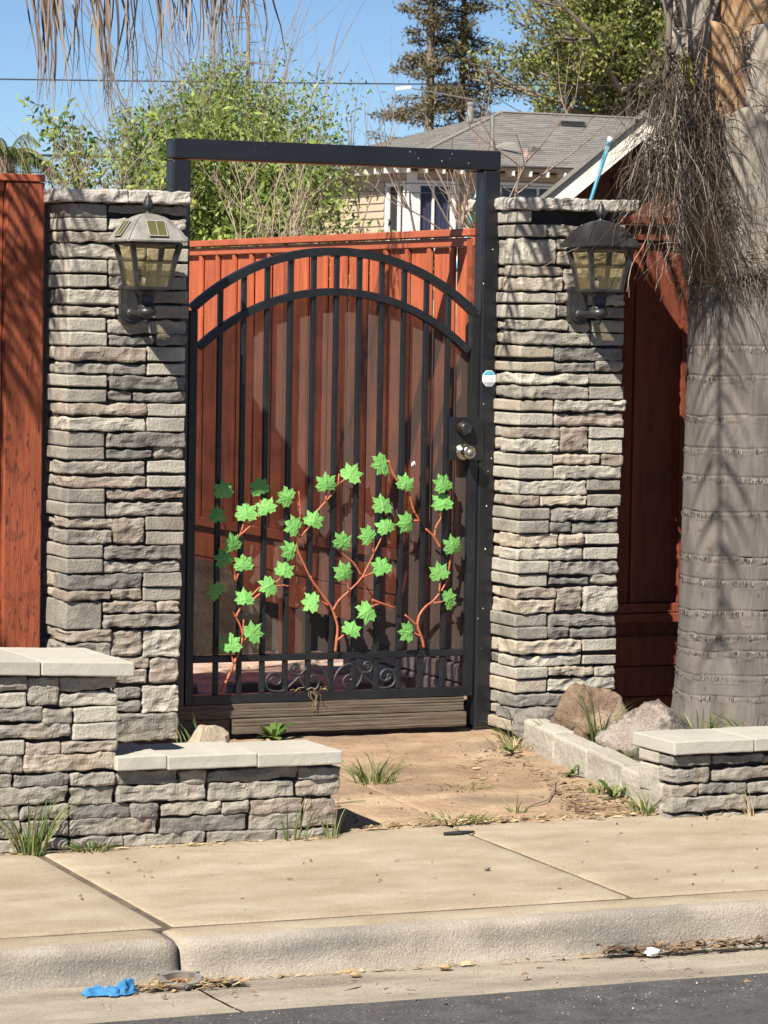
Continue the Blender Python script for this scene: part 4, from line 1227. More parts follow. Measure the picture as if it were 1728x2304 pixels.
# ================================================================== LANTERNS
def lantern(label, cx, dz, roof_m, solar):
    yw = -.229                                        # wall face
    ay = -.405                                        # lantern axis
    t = thing('wall_lantern', label, 'lantern', (cx, ay, 1.69 + dz), 'solar wall lanterns')
    Z = lambda z: z + dz

    def sq(z, h, r=.25):                              # square section with rounded corners
        pts = []
        for cxs, cys, a0 in ((1, -1, -90), (1, 1, 0), (-1, 1, 90), (-1, -1, 180)):
            for k in range(4):
                a = R(a0 + 30 * k)
                rr = h * r
                pts.append((cx + cxs * (h - rr) + rr * math.cos(a), ay + cys * (h - rr) + rr * math.sin(a), z))
        return pts

    def loft(mb, secs):
        n = len(secs[0]); o = len(mb.v)
        for s in secs:
            mb.v.extend(s)
        for i in range(len(secs) - 1):
            for k in range(n):
                k2 = (k + 1) % n
                mb.f.append((o + i * n + k, o + i * n + k2, o + (i + 1) * n + k2, o + (i + 1) * n + k))
        mb.f.append(tuple(o + k for k in range(n))); mb.f.append(tuple(o + (len(secs) - 1) * n + k for k in range(n)))
    mb = MB()
    loft(mb, [sq(Z(1.862), .108, .12), sq(Z(1.862), .1165, .12), sq(Z(1.868), .118, .14), sq(Z(1.874), .1135, .16), sq(Z(1.895), .101, .2), sq(Z(1.920), .084, .26), sq(Z(1.940), .067, .36), sq(Z(1.953), .051, .55), sq(Z(1.961), .034, .8), sq(Z(1.965), .014, .99)])
    roof = mb.build('roof', roof_m, t, smooth=False)
    for k in range(4):                                # ridge lines
        sx, sy = ((1, -1), (1, 1), (-1, 1), (-1, -1))[k]
        mb = MB(); mb.tube([(cx + sx * h, ay + sy * h, Z(z)) for h, z in ((.1135, 1.870), (.108, 1.877), (.096, 1.896), (.078, 1.921), (.060, 1.941), (.042, 1.953))], .0022, 6)
        mb.build('ridge', roof_m, roof, smooth=True)
    if solar:
        for sx, sy in ((0, -1), (-1, 0), (1, 0)):
            n = Vector((sx * .82, sy * .82, .57)).normalized()
            c = Vector((cx + sx * .0935, ay + sy * .0935, Z(1.907)))
            side = Vector((-sy, sx, 0)); up = n.cross(side)
            mb = MB(); mb.obox(c + n * .0035, side * .034, up * .032, n * .002)
            sp = mb.build('solar_panel', M_SOLAR, roof)
            mb = MB(); mb.obox(c + n * .006, side * .0008, up * .031, n * .0006)
            mb.obox(c + n * .0055 + up * .0325, side * .0345, up * .0012, n * .0012); mb.obox(c + n * .0055 - up * .0325, side * .0345, up * .0012, n * .0012)
            mb.obox(c + n * .0055 + side * .0345, side * .0012, up * .033, n * .0012); mb.obox(c + n * .0055 - side * .0345, side * .0012, up * .033, n * .0012)
            mb.build('panel_trim', M_SOLART, roof)
    mb = MB(); mb.lathe((cx, ay, Z(1.962)), (0, 0, 1), [(0, .016), (.004, .016), (.006, .009), (.014, .008), (.018, .014), (.026, .0175), (.036, .0165), (.05, .0125), (.064, .007), (.078, .0012)], 14)
    fin = mb.build('finial', M_LBLACK if not solar else M_SCROLL, t, smooth=True)
    mb = MB()
    for k in range(9):
        a = 2 * PI * k / 9
        mb.tube([(cx + r * math.cos(a + d * 5), ay + r * math.sin(a + d * 5), Z(1.962 + d)) for d, r in ((.020, .0165), (.028, .0182), (.036, .0172), (.05, .013), (.064, .0075))], .0016, 5)
    mb.build('finial_ribs', M_LBLACK, fin, smooth=True)
    # tapered glass body: four panes and four posts
    zt, zb, ht, hb = Z(1.859), Z(1.703), .0905, .0615
    for sx, sy in ((0, -1), (-1, 0), (1, 0), (0, 1)):
        side = Vector((-sy, sx, 0)); out = Vector((sx, sy, 0))
        mb = MB()
        for z, h in ((zb, hb), (zt, ht)):
            c = Vector((cx, ay, z)) + out * (h - .003)
            for s_ in (-1, 1):
                mb.v.append(tuple(c + side * s_ * (h - .004)))
        mb.f.append((0, 1, 3, 2))
        mb.build('glass_pane', M_GLASS, t)
    for sx, sy in ((1, -1), (-1, -1), (1, 1), (-1, 1)):
        mb = MB()
        w0, w1 = .0072, .0095
        p0 = Vector((cx + sx * hb, ay + sy * hb, zb)); p1 = Vector((cx + sx * ht, ay + sy * ht, zt))
        pm = p0.lerp(p1, .5) + Vector((-sx, -sy, 0)) * .003
        mb.tube([p0, pm, p1], [w0 * 1.25, w1 * 1.2, w1 * 1.35], 4, up=(sx, sy, 0))
        mb.build('corner_post', M_LBLACK, t)
    mb = MB(); loft(mb, [sq(Z(1.852), .095, .06), sq(Z(1.8605), .095, .06)]); mb.build('top_band', M_LBLACK, t)
    mb = MB(); loft(mb, [sq(Z(1.640), .016, .9), sq(Z(1.668), .02, .8), sq(Z(1.682), .034, .5), sq(Z(1.690), .058, .15), sq(Z(1.693), .068, .08), sq(Z(1.7015), .069, .08), sq(Z(1.704), .063, .08)])
    mb.build('base_plate', M_LBLACK, t)
    # bulb holder and reflector inside
    mb = MB(); mb.lathe((cx, ay, Z(1.704)), (0, 0, 1), [(0, .022), (.03, .02), (.034, .012), (.05, .012)], 14); mb.build('bulb_holder', M_LROOF, t, smooth=True)
    mb = MB(); mb.lathe((cx, ay, Z(1.754)), (0, 0, 1), [(0, .008), (.01, .016), (.03, .02), (.05, .014), (.06, .003)], 14); mb.build('bulb', M_GLASS, t, smooth=True)
    mb = MB(); mb.lathe((cx, ay, Z(1.842)), (0, 0, 1), [(0, .05), (.012, .07)], 16); mb.build('reflector', M_LROOF, t)
    # stem, cup, finial, arm
    mb = MB(); mb.lathe((cx, ay, Z(1.568)), (0, 0, 1), [(0, .003), (.006, .010), (.014, .011), (.020, .007), (.026, .018), (.034, .031), (.044, .0335), (.050, .0335), (.054, .029), (.060, .031), (.066, .031), (.070, .024), (.09, .027), (.11, .026), (.116, .02)], 20)
    mb.build('stem', M_LBLACK, t, smooth=True)
    mb = MB(); mb.tube([(cx - .004, yw - .006, Z(1.612)), (cx - .004, yw - .05, Z(1.606)), (cx - .002, ay + .05, Z(1.612)), (cx, ay + .012, Z(1.636))], [.015, .0125, .0125, .014], 10)
    mb.build('arm', M_LBLACK, t, smooth=True)
    mb = MB()
    pr = [(-.038, -.062), (-.030, -.072), (-.008, -.078), (.008, -.078), (.030, -.072), (.038, -.062), (.038, .062), (.032, .07), (-.032, .07), (-.038, .062)]
    mb.prism([(cx - .004 + x, Z(1.643) + z) for x, z in pr], yw - .016, yw + .02)
    bp = mb.build('back_plate', M_LBLACK, t)
    mb = MB(); mb.prism([(cx - .004 + x * .8, Z(1.643) + z * .85) for x, z in pr], yw - .022, yw - .0165); mb.build('plate_rim', M_LBLACK, bp)
    mb = MB(); mb.lathe((cx - .028, yw - .0165, Z(1.675)), (0, -1, 0), [(0, .0045), (.002, .004), (.003, .002)], 10); mb.build('screw', M_KNOB, bp, smooth=True)
    mb = MB(); mb.lathe((cx - .004, yw - .022, Z(1.606)), (0, -1, 0), [(0, .02), (.006, .019), (.010, .015)], 14); mb.build('arm_collar', M_LBLACK, bp, smooth=True)


lantern('weathered grey solar lantern on left stone pillar with olive roof panels', -.286, .0, M_LROOF, True)
lantern('glossy black lantern with smooth domed roof on right stone pillar', 1.547, .0265, M_LBLACKR, False)

# ================================================================== ROCKS
mb = MB(); blob(mb, (1.455, -.52, .085), .17, .13, .15, 3, 56, .34); tag(mb.build('boulder', M_ROCKB, smooth=True, origin=(1.455, -.52, .05)), 'brown rounded boulder leaning against foot of right stone pillar', 'rock', 'rocks in the right bed')
mb = MB(); blob(mb, (1.575, -.80, .045), .26, .18, .145, 17, 60, .36, rot=-.35); tag(mb.build('boulder', M_ROCKG, smooth=True, origin=(1.56, -.80, .04)), 'speckled pink granite boulder with dark patches behind low right wall', 'rock', 'rocks in the right bed')
mb = MB(); blob(mb, (1.34, -.36, .06), .10, .08, .07, 8, 26, .3); tag(mb.build('boulder', M_ROCKS, smooth=False, origin=(1.34, -.36, .04)), 'smallest grey stone wedged between pillar foot and edging blocks', 'rock', 'rocks in the right bed')
mb = MB(); blob(mb, (1.87, -.95, .05), .14, .09, .05, 28, 16, .25); tag(mb.build('boulder', M_ROCKG, smooth=True, origin=(1.87, -.95, .04)), 'low flat pale rock just showing above the right wall cap', 'rock', 'rocks in the right bed')
mb = MB(); blob(mb, (-.115, -.62, .05), .105, .08, .085, 15, 20, .3); tag(mb.build('boulder', M_ROCKT, origin=(-.115, -.62, .03)), 'small tan faceted rock between left pillar and low wall cap', 'rock')


# ================================================================== GRASS, WEEDS
def grass_clump(name, label, x, y, z, n, h, spread, seed, lean=.5, m=None, cat='grass tuft', group='grass tufts and weeds', w=.0032, dry=0):
    rs = random.Random(seed)
    mb = MB()
    for i in range(n):
        a = rs.uniform(0, 2 * PI); r = spread * math.sqrt(rs.random())
        b = Vector((x + r * math.cos(a), y + r * math.sin(a) * .7, z - .01))
        d = Vector((math.cos(a) * lean * rs.uniform(.2, 1.2), math.sin(a) * lean * rs.uniform(.2, 1.2) * .7, 1)).normalized()
        L = h * rs.uniform(.45, 1.05)
        side = Vector((rs.uniform(-1, 1), rs.uniform(-.4, .4), 0)).normalized()
        pts = []; p = b.copy()
        for k in range(5):
            pts.append(p.copy()); p = p + d * (L / 4)
            d = (d + Vector((d.x * .55, d.y * .55, -.22 * lean * rs.uniform(.3, 1.6)))).normalized()
        ww = w * rs.uniform(.6, 1.2)
        mb.ribbon(pts, [ww, ww * 1.1, ww * .9, ww * .55, ww * .08], side)
    o = mb.build(name, m or M_GRASS, origin=(x, y, z))
    return tag(o, label, cat, group)


grass_clump('grass_tuft', 'tallest green grass tuft at foot of tall left wall', -1.155, -1.80, -.095, 55, .25, .045, 1, .34, w=.0028)
grass_clump('grass_tuft', 'spreading grass tuft at foot of stepped wall below its corner', -.955, -1.80, -.09, 70, .10, .05, 2, 1.1)
grass_clump('grass_tuft', 'thin upright grass at foot of low left wall near its right end', -.26, -1.79, -.09, 16, .20, .05, 3, .3, w=.0022)
grass_clump('grass_tuft', 'single seeding grass stalks at right end of low left wall', -.125, -1.80, -.088, 10, .17, .025, 4, .3, w=.0022)
grass_clump('grass_tuft', 'green grass tuft growing in middle of the stamped path', .41, -.93, -.045, 60, .15, .075, 5, .65, w=.0026)
grass_clump('grass_tuft', 'low grass mat on path right of the middle tuft', .66, -1.08, -.055, 70, .06, .12, 6, 1.6, w=.0024)
grass_clump('grass_tuft', 'flattened grass where path meets sidewalk', .40, -1.62, -.083, 110, .09, .11, 7, 1.6, w=.0026)
grass_clump('grass_tuft', 'small grass sprig on path front edge right of flattened grass', .66, -1.55, -.078, 22, .10, .03, 8, .7, w=.002)
grass_clump('grass_tuft', 'grass by left gate post behind the tan rock', -.06, -.42, .0, 22, .17, .10, 9, .45, w=.003)
grass_clump('grass_tuft', 'long arching grass at foot of right gate post', 1.285, -.28, .0, 26, .20, .06, 10, 1.0, w=.003)
grass_clump('grass_tuft', 'tall grass blades growing between the right boulders', 1.44, -.70, .02, 16, .27, .05, 11, .5, w=.003)
grass_clump('grass_tuft', 'grass blades in front of pillar foot beside brown boulder', 1.34, -.55, .02, 14, .16, .05, 12, .5, w=.0026)
grass_clump('grass_tuft', 'grass at left foot of palm trunk', 1.96, -.52, .02, 46, .16, .09, 13, .7, w=.0028)
grass_clump('grass_tuft', 'curled grass in front of palm trunk above wall cap', 2.14, -.62, .02, 40, .17, .14, 14, .8, w=.003)
grass_clump('grass_tuft', 'grass in front of palm trunk at right photo edge', 2.42, -.62, .02, 60, .22, .14, 15, .8, w=.003)
grass_clump('grass_tuft', 'dry grass at foot of right low wall', 1.29, -1.80, -.105, 36, .10, .05, 16, 1.2, m=M_STRAW, w=.002)
grass_clump('grass_tuft', 'thin dry stalks at foot of right low wall further right', 1.46, -1.80, -.107, 9, .16, .03, 17, .3, m=M_STRAW, w=.0018)
grass_clump('grass_tuft', 'grass at front end of edging blocks beside right wall', 1.105, -1.66, -.085, 30, .17, .04, 18, .8, w=.003)
grass_clump('grass_tuft', 'grass at middle of edging blocks on path side', 1.13, -1.28, -.06, 26, .09, .06, 19, .9, w=.003)
grass_clump('grass_tuft', 'dry grass at back end of edging beside gate post', 1.20, -.45, -.01, 60, .10, .09, 20, 1.3, m=M_STRAW, w=.0018)
grass_clump('grass_tuft', 'dry stubble in bed behind the low left wall', -.52, -.75, .01, 70, .07, .2, 22, 1.3, m=M_STRAW, w=.0018)


def weed(label, x, y, z, n, L, seed):
    rs = random.Random(seed)
    mb = MB()
    for i in range(n):
        a = rs.uniform(0, 2 * PI)
        d = Vector((math.cos(a), math.sin(a), rs.uniform(.25, 1.3))).normalized()
        side = d.cross(Vector((0, 0, 1))).normalized()
        l = L * rs.uniform(.5, 1)
        pts = []; p = Vector((x, y, z))
        for k in range(6):
            pts.append(p.copy()); p = p + d * l / 5; d = (d - Vector((0, 0, .16))).normalized()
        ww = l * .13
        mb.ribbon(pts, [ww * .15, ww * .5, ww * .85, ww * .7, ww * 1.0, ww * .1], side)
    return tag(mb.build('weed', M_WEED, origin=(x, y, z)), label, 'weed', 'grass tufts and weeds')


weed('leafy green weed under the timber sill beside low left wall cap', .36, -.08, .0, 26, .13, 1)
weed('small leafy weed on path left of the middle grass tuft', .17, -.96, -.045, 14, .07, 2)
weed('small weed on path nearest the gate', .34, -.56, -.03, 10, .06, 3)
weed('pale green weed growing behind edging blocks between boulders', 1.36, -1.02, .01, 18, .10, 4)
weed('broad leafed weed on path side of the edging blocks', 1.125, -1.38, -.07, 10, .11, 5)
weed('leafy weed at foot of the edging near its middle', 1.17, -.98, -.045, 12, .07, 6)
weed('leafy weed at back of path by edging', 1.15, -.52, -.02, 16, .08, 7)
weed('upright leafy weed behind front end of edging beside low wall', 1.262, -1.45, -.02, 9, .13, 8)

# ================================================================== LITTER
rs = random.Random(31)
mb = MB()
for i in range(330):
    x = rs.uniform(-.08, 1.15); y = rs.uniform(-1.68, -.1)
    if rs.random() < .35:
        x = rs.gauss(.05, .08); y = rs.gauss(-1.35, .18)
    elif rs.random() < .4:
        x = 1.13 - rs.expovariate(9); y = rs.uniform(-1.6, -.3)
    if not (-.1 < x < 1.18 and -1.72 < y < -.06):
        continue
    s = rs.uniform(.0014, .0042) * (rs.uniform(1.8, 2.8) if rs.random() < .12 else 1)
    blob(mb, (x, y, pathz(y) + s * .5), s * 1.2, s, s * .7, i, 6, .3)
o = tag(mb.build('gravel', M_PEB, origin=(.5, -.9, 0)), 'scattered brown pebbles and grit on the stamped path', 'pebbles'); o['kind'] = 'stuff'


def litter(name, label, x0, x1, yf, zf, n, L, m, seed, h=.012, cat='plant litter'):
    rs = random.Random(seed)
    mb = MB()
    for i in range(n):
        x = rs.uniform(x0, x1); y = yf(x, rs)
        z = zf(x, y) + rs.uniform(.001, h)
        a = rs.gauss(0, .5) if rs.random() < .6 else rs.uniform(0, PI)
        l = L * rs.uniform(.3, 1.1)
        d = Vector((math.cos(a), math.sin(a) * .7, rs.uniform(-.1, .15))) * l
        p = Vector((x, y, z))
        side = Vector((-d.y, d.x, rs.uniform(-.01, .02))).normalized()
        w = rs.uniform(.0008, .0026) if rs.random() < .8 else rs.uniform(.003, .007)
        mb.ribbon([p, p + d * .5 + Vector((0, 0, rs.uniform(0, .006))), p + d], [w, w * 1.2, w * .4], side)
    o = tag(mb.build(name, m, origin=((x0 + x1) / 2, yf((x0 + x1) / 2, rs), 0)), label, cat)
    o['kind'] = 'stuff'
    return o


litter('plant_litter', 'brown dead leaves and bark strips heaped along curb at right', .1, .75, lambda x, r: -3.235 - .012 * (x > .3) + r.gauss(0, .012), lambda x, y: -.232, 420, .06, M_STRAWD, 1, .026)
litter('plant_litter', 'straw and dead leaves beside the blue cloth in the gutter', -1.36, -1.04, lambda x, r: -3.285 + r.gauss(0, .018), lambda x, y: -.229, 260, .06, M_STRAW, 2, .022)
litter('plant_litter', 'thin line of straw along the foot of the curb', -1.0, .3, lambda x, r: -3.225 + r.gauss(0, .008), lambda x, y: -.231, 90, .05, M_STRAW, 3, .006)
litter('plant_litter', 'dry litter where path meets sidewalk and beside edging', -.05, 1.15, lambda x, r: -1.68 + r.gauss(0, .02) if r.random() < .55 else -1.72 + (x - .2) * 1.3 + r.gauss(0, .1) if x > .75 else -1.67 + r.gauss(0, .02), lambda x, y: pathz(min(y, 0)), 420, .05, M_STRAW, 4, .006)
litter('plant_litter', 'brown dirt crumbs and twigs along edging foot on path', .85, 1.16, lambda x, r: -1.65 + (x - .85) * 4 * r.random() + r.gauss(0, .06), lambda x, y: pathz(min(y, 0)), 420, .035, M_STRAWD, 5, .006)
litter('plant_litter', 'fallen dry bits on top of the left bed behind low wall', -.9, -.2, lambda x, r: r.uniform(-1.3, -.3), lambda x, y: .015, 200, .05, M_STRAW, 6, .012)
litter('plant_litter', 'dry straw strewn in the right bed around boulders', 1.3, 2.6, lambda x, r: r.uniform(-1.4, -.3), lambda x, y: .01, 260, .05, M_STRAW, 7, .015)
litter('plant_litter', 'fallen straw on the sidewalk at foot of left wall', -1.3, -.1, lambda x, r: -1.80 + r.gauss(0, .012), lambda x, y: -.092, 120, .05, M_STRAW, 8, .004)
litter('plant_litter', 'few scattered straws and chips on sidewalk slabs', -1.5, 1.5, lambda x, r: r.uniform(-2.95, -1.85), lambda x, y: swz(y), 60, .02, M_STRAWD, 9, .003)
litter('plant_litter', 'few dark chips and straws on the gutter and asphalt edge', -1.5, .5, lambda x, r: r.uniform(-3.8, -3.3), lambda x, y: -.221, 60, .025, M_STRAWD, 10, .003)

# crumpled blue glove
mb = MB()
n, m_ = 60, 26
for i in range(n + 1):
    for j in range(m_ + 1):
        u, v = i / n, j / m_
        w = .052 * (1 - .35 * abs(u - .45)) * (.75 if .60 < u < .68 else 1)
        x = -1.490 + .150 * u + .008 * noise.noise(Vector((v * 5, u * 3, 7)))
        y = -3.300 + w * (v - .5) * 1.25 + .010 * math.sin(u * 8) + .008 * noise.noise(Vector((u * 9, v * 3, 3)))
        fold = abs(math.sin(v * 13 + u * 9 + 3.5 * noise.noise(Vector((u * 4, v * 3, 1))))) ** .8
        z = -.2225 + .0035 * abs(noise.noise(Vector((u * 16, v * 9, 4)))) + (.002 + .011 * math.sin(min(max(v, .02), .98) * PI) * (.5 + .5 * abs(noise.noise(Vector((u * 5, 2, 5)))) * 2) + .010 * fold * math.sin(v * PI) + (.016 * math.sin((u - .62) / .38 * PI) if .62 < u and v > .35 else 0)) * min(1, u * 14, (1 - u) * 14, v * 9 + .1, (1 - v) * 9 + .1)
        mb.v.append((x, y, z))
for i in range(n):
    for j in range(m_):
        a = i * (m_ + 1) + j
        mb.f.append((a, a + 1, a + m_ + 2, a + m_ + 1))
tag(mb.build('blue_cloth', M_BLUERAG, smooth=False, origin=(-1.41, -3.3, -.22)), 'crumpled bright blue glove or cloth lying in the gutter', 'cloth')
# rusty three eared metal ring
rr_ = thing('rusty_bracket', 'rusty metal ring with bolt ears lying in gutter below curb joint', 'scrap metal', (-1.2, -3.275, -.222))
mb = MB()
ring = []
for k in range(24):
    a = 2 * PI * k / 24
    e_ = 1 + .28 * max(0, math.cos(3 * (a - .5))) ** 6
    ring.append((math.cos(a) * .060 * e_, math.sin(a) * .042 * e_))
tl = Matrix.Rotation(R(16), 3, 'X')
def put(x, y, z):
    q = tl @ Vector((x, y, z)); return (-1.205 + q.x, -3.272 + q.y, -.209 + q.z)
for z, s in ((.012, 1), (.012, .74), (.007, .74), (-.014, .7), (-.014, .82), (.006, .84), (.006, 1)):
    for x, y in ring:
        rx = x if s > .9 else math.copysign(min(abs(x), .056), x)
        mb.v.append(put(x * s, y * s, z))
for i in range(6):
    for k in range(24):
        k2 = (k + 1) % 24
        mb.f.append((i * 24 + k, i * 24 + k2, i * 24 + 24 + k2, i * 24 + 24 + k))
mb.f += [(144 + k, 144 + (k + 1) % 24, (k + 1) % 24, k) for k in range(24)]
mb.build('ring', M_ALU, rr_)
mb = MB(); mb.add([put(x * .71, y * .71, -.006) for x, y in ring], [tuple(range(24))]); mb.build('rust_pan', M_RUST, rr_)
for k in range(3):
    a = .5 + 2 * PI * k / 3
    mb = MB(); mb.lathe(put(math.cos(a) * .066, math.sin(a) * .046, .0118), tuple(tl @ Vector((0, 0, 1))), [(0, .0042), (.0012, .004)], 10); mb.build('bolt_hole', M_DARK, rr_)
mb = MB(); blob(mb, (.255, -3.272, -.220), .026, .018, .015, 4, 20, .9); tag(mb.build('paper_wad', M_PAPER, origin=(.255, -3.272, -.23)), 'crumpled white paper wad in gutter left of leaf heap', 'paper')
mb = MB(); blob(mb, (-.405, -3.265, -.221), .02, .012, .008, 9, 10, .7, flat=False); tag(mb.build('dead_leaf', M_STRAW, origin=(-.405, -3.265, -.23)), 'curled yellow dead leaf at curb foot in photo middle', 'leaf')
mb = MB(); blob(mb, (-.69, -3.285, -.221), .016, .010, .008, 19, 10, .7, flat=False); tag(mb.build('dead_leaf', M_STRAW, origin=(-.69, -3.285, -.23)), 'small yellow leaf scrap in gutter right of rusty ring', 'leaf')
for x, y, z, s, sd, l in ((-1.30, -3.40, -.217, .009, 1, 'single bluish pebble in gutter just below the rusty ring'), (.112, -2.46, swz(-2.46) + .006, .012, 2, 'lone round stone lying on sidewalk right of middle'), (-1.03, -2.17, swz(-2.17) + .003, .007, 3, 'dark crumb on sidewalk right of left joint')):
    mb = MB(); blob(mb, (x, y, z), s, s * .9, s * .75, sd, 10, .3); tag(mb.build('stone', M_ROCKS, origin=(x, y, z)), l, 'pebble')
mb = MB(); mb.tube([(.245, -1.86, swz(-1.86) + .006), (.30, -1.87, swz(-1.87) + .008), (.36, -1.85, swz(-1.85) + .006)], [.006, .009, .004], 6)
tag(mb.build('dark_stick', M_DARK, origin=(.3, -1.86, -.09)), 'short black stick at head of right sidewalk joint', 'stick')
mb = MB(); mb.tube([(-.80, -3.44, -.218), (-.76, -3.42, -.213), (-.73, -3.395, -.214)], [.0015, .006, .0012], 6, .5)
tag(mb.build('dry_twig', M_BROWNTWIG, origin=(-.76, -3.42, -.22)), 'slim brown seed pod lying in gutter middle left', 'twig')
mb = MB(); mb.tube([(.23, -1.25, pathz(-1.25) + .006), (.12, -1.27, pathz(-1.27) + .006), (.02, -1.24, pathz(-1.24) + .006)], .0035, 5)
tag(mb.build('dry_twig', M_TWIG, origin=(.12, -1.25, -.06)), 'straight pale twig on path right of low left wall', 'twig')
mb = MB(); mb.tube([(.72, -1.50, pathz(-1.5) + .005), (.85, -1.42, pathz(-1.42) + .012), (.98, -1.22, pathz(-1.22) + .006), (1.04, -1.1, pathz(-1.1) + .008)], .0028, 5)
tag(mb.build('dry_twig', M_BROWNTWIG, origin=(.88, -1.35, -.06)), 'long bent dark twig on path beside the edging', 'twig')

# loose grit on the road edge and gutter
rs = random.Random(71)
mb = MB()
for i in range(1500):
    x = rs.uniform(-1.6, .55); y = rs.uniform(-4.05, -3.22) if rs.random() < .8 else rs.uniform(-3.95, -3.68)
    z = -.2145 if y < -3.70 else -.2245 - .012 * (x + 1.2) / 1.4
    s = rs.uniform(.0007, .0021) * (2 if rs.random() < .03 else 1)
    a = rs.uniform(0, PI)
    u = Vector((math.cos(a), math.sin(a), 0)) * s; v = Vector((-math.sin(a), math.cos(a), 0)) * s * .8
    c = Vector((x, y, z))
    mb.add([tuple(c + u), tuple(c + v), tuple(c - u), tuple(c - v), tuple(c + Vector((0, 0, s * 1.3)))], [(0, 1, 4), (1, 2, 4), (2, 3, 4), (3, 0, 4)])
m_grit = mat('road_grit', [(.06, .055, .05), (.20, .18, .155), (.42, .39, .34)], 6, rough=.95, island=True)
o = tag(mb.build('grit', m_grit, origin=(-.5, -3.6, -.21)), 'fine pale grit scattered over the gutter and asphalt edge', 'grit'); o['kind'] = 'stuff'


# ================================================================== PALMS
PC = Vector((2.285, -.30, 0))                           # palm by the right wall


def palm_r(z):
    return .262 + .045 * math.exp(-max(z + .02, 0) / .16) - .004 * z


RINGS = [1.793, 1.70, 1.515, 1.40, 1.245, 1.12, 1.01, .872, .70, .61, .50, .405, .34, .25, .17]
palm = thing('palm_tree', 'ringed grey palm trunk with peeling leaf bases beside right stone pillar', 'palm tree', (PC.x, PC.y, -.02))
mb = MB()
NA = 96
ZS = [-.06]
while ZS[-1] < 1.85:
    near = min(abs(ZS[-1] + .002 - rz) for rz in RINGS)
    ZS.append(ZS[-1] + (.0026 if near < .042 else .010))
NZ = len(ZS) - 1
for k in range(NZ + 1):
    z = ZS[k]
    for i in range(NA):
        a = 2 * PI * i / NA
        d = Vector((math.cos(a), math.sin(a), 0))
        r = palm_r(z) * (1 + .02 * noise.noise(Vector((d.x * 1.3, d.y * 1.3, z * .8))))
        for rz in RINGS:
            zz = z - rz - .008 * noise.noise(Vector((d.x * 2, d.y * 2, rz * 7))) - .010 * math.sin(a + 1.0 + rz) * (1.8 if rz < .6 else .3)
            if abs(zz) < .05:
                jag = .006 * noise.noise(Vector((d.x * 22, d.y * 22, rz * 9)))
                r += .0012 * math.exp(-((zz + .010) / .012) ** 2) - .0055 * math.exp(-((zz - .004 - jag) / .0036) ** 2) * (.35 + .9 * abs(noise.noise(Vector((d.x * 3, d.y * 3, rz * 31)))) * 1.6)
                if -.03 < zz < .004:
                    r += .0042 * noise.noise(Vector((d.x * 55, d.y * 55, z * 80)))
        r += .0014 * noise.noise(Vector((d.x * 40, d.y * 40, z * 2.5))) + .0012 * noise.noise(Vector((d.x * 60, d.y * 60, z * 9)))
        mb.v.append((PC.x + d.x * r, PC.y + d.y * r, z))
for k in range(NZ):
    for i in range(NA):
        a = k * NA + i; b = k * NA + (i + 1) % NA
        mb.f.append((a, b, b + NA, a + NA))
mb.build('trunk', M_TRUNK, palm, smooth=True)
mb = MB()
rq = random.Random(15)
for rz in RINGS:
    for q in range(330):
        a = rq.uniform(0, 2 * PI)
        d = Vector((math.cos(a), math.sin(a), 0)); tan = Vector((-d.y, d.x, 0))
        zc = rz + .008 * noise.noise(Vector((d.x * 2, d.y * 2, rz * 7))) + .010 * math.sin(a + 1.0 + rz) * (1.8 if rz < .6 else .3) + .002
        if noise.noise(Vector((d.x * 4, d.y * 4, rz * 23))) < -.12:
            continue
        r = palm_r(zc) * (1 + .02 * noise.noise(Vector((d.x * 1.3, d.y * 1.3, zc * .8)))) + .002
        hgt = rq.uniform(.006, .022); w_ = rq.uniform(.0010, .0032)
        b = Vector((PC.x, PC.y, zc)) + d * r
        mb.add([tuple(b - tan * w_), tuple(b + tan * w_ + d * .001), tuple(b + tan * w_ * .7 - Vector((0, 0, hgt)) + d * rq.uniform(.0005, .004)), tuple(b - tan * w_ * .7 - Vector((0, 0, hgt)) + d * rq.uniform(.0005, .004))], [(0, 1, 2, 3)])
m_scar = mat('leaf_scar_fringe', [(.04, .034, .03), (.11, .095, .084), (.22, .19, .165)], 6, rough=.95, island=True)
o = mb.build('leaf_scars', m_scar, palm); o['kind'] = 'stuff'
mb = MB(); mb.lathe((PC.x, PC.y, 1.78), (0, 0, 1), [(0, .250), (.05, .250), (.5, .262), (1.0, .27), (1.6, .2), (1.9, .1)], 40)
mb.build('crown_shaft', M_FIBRE, palm, smooth=True)


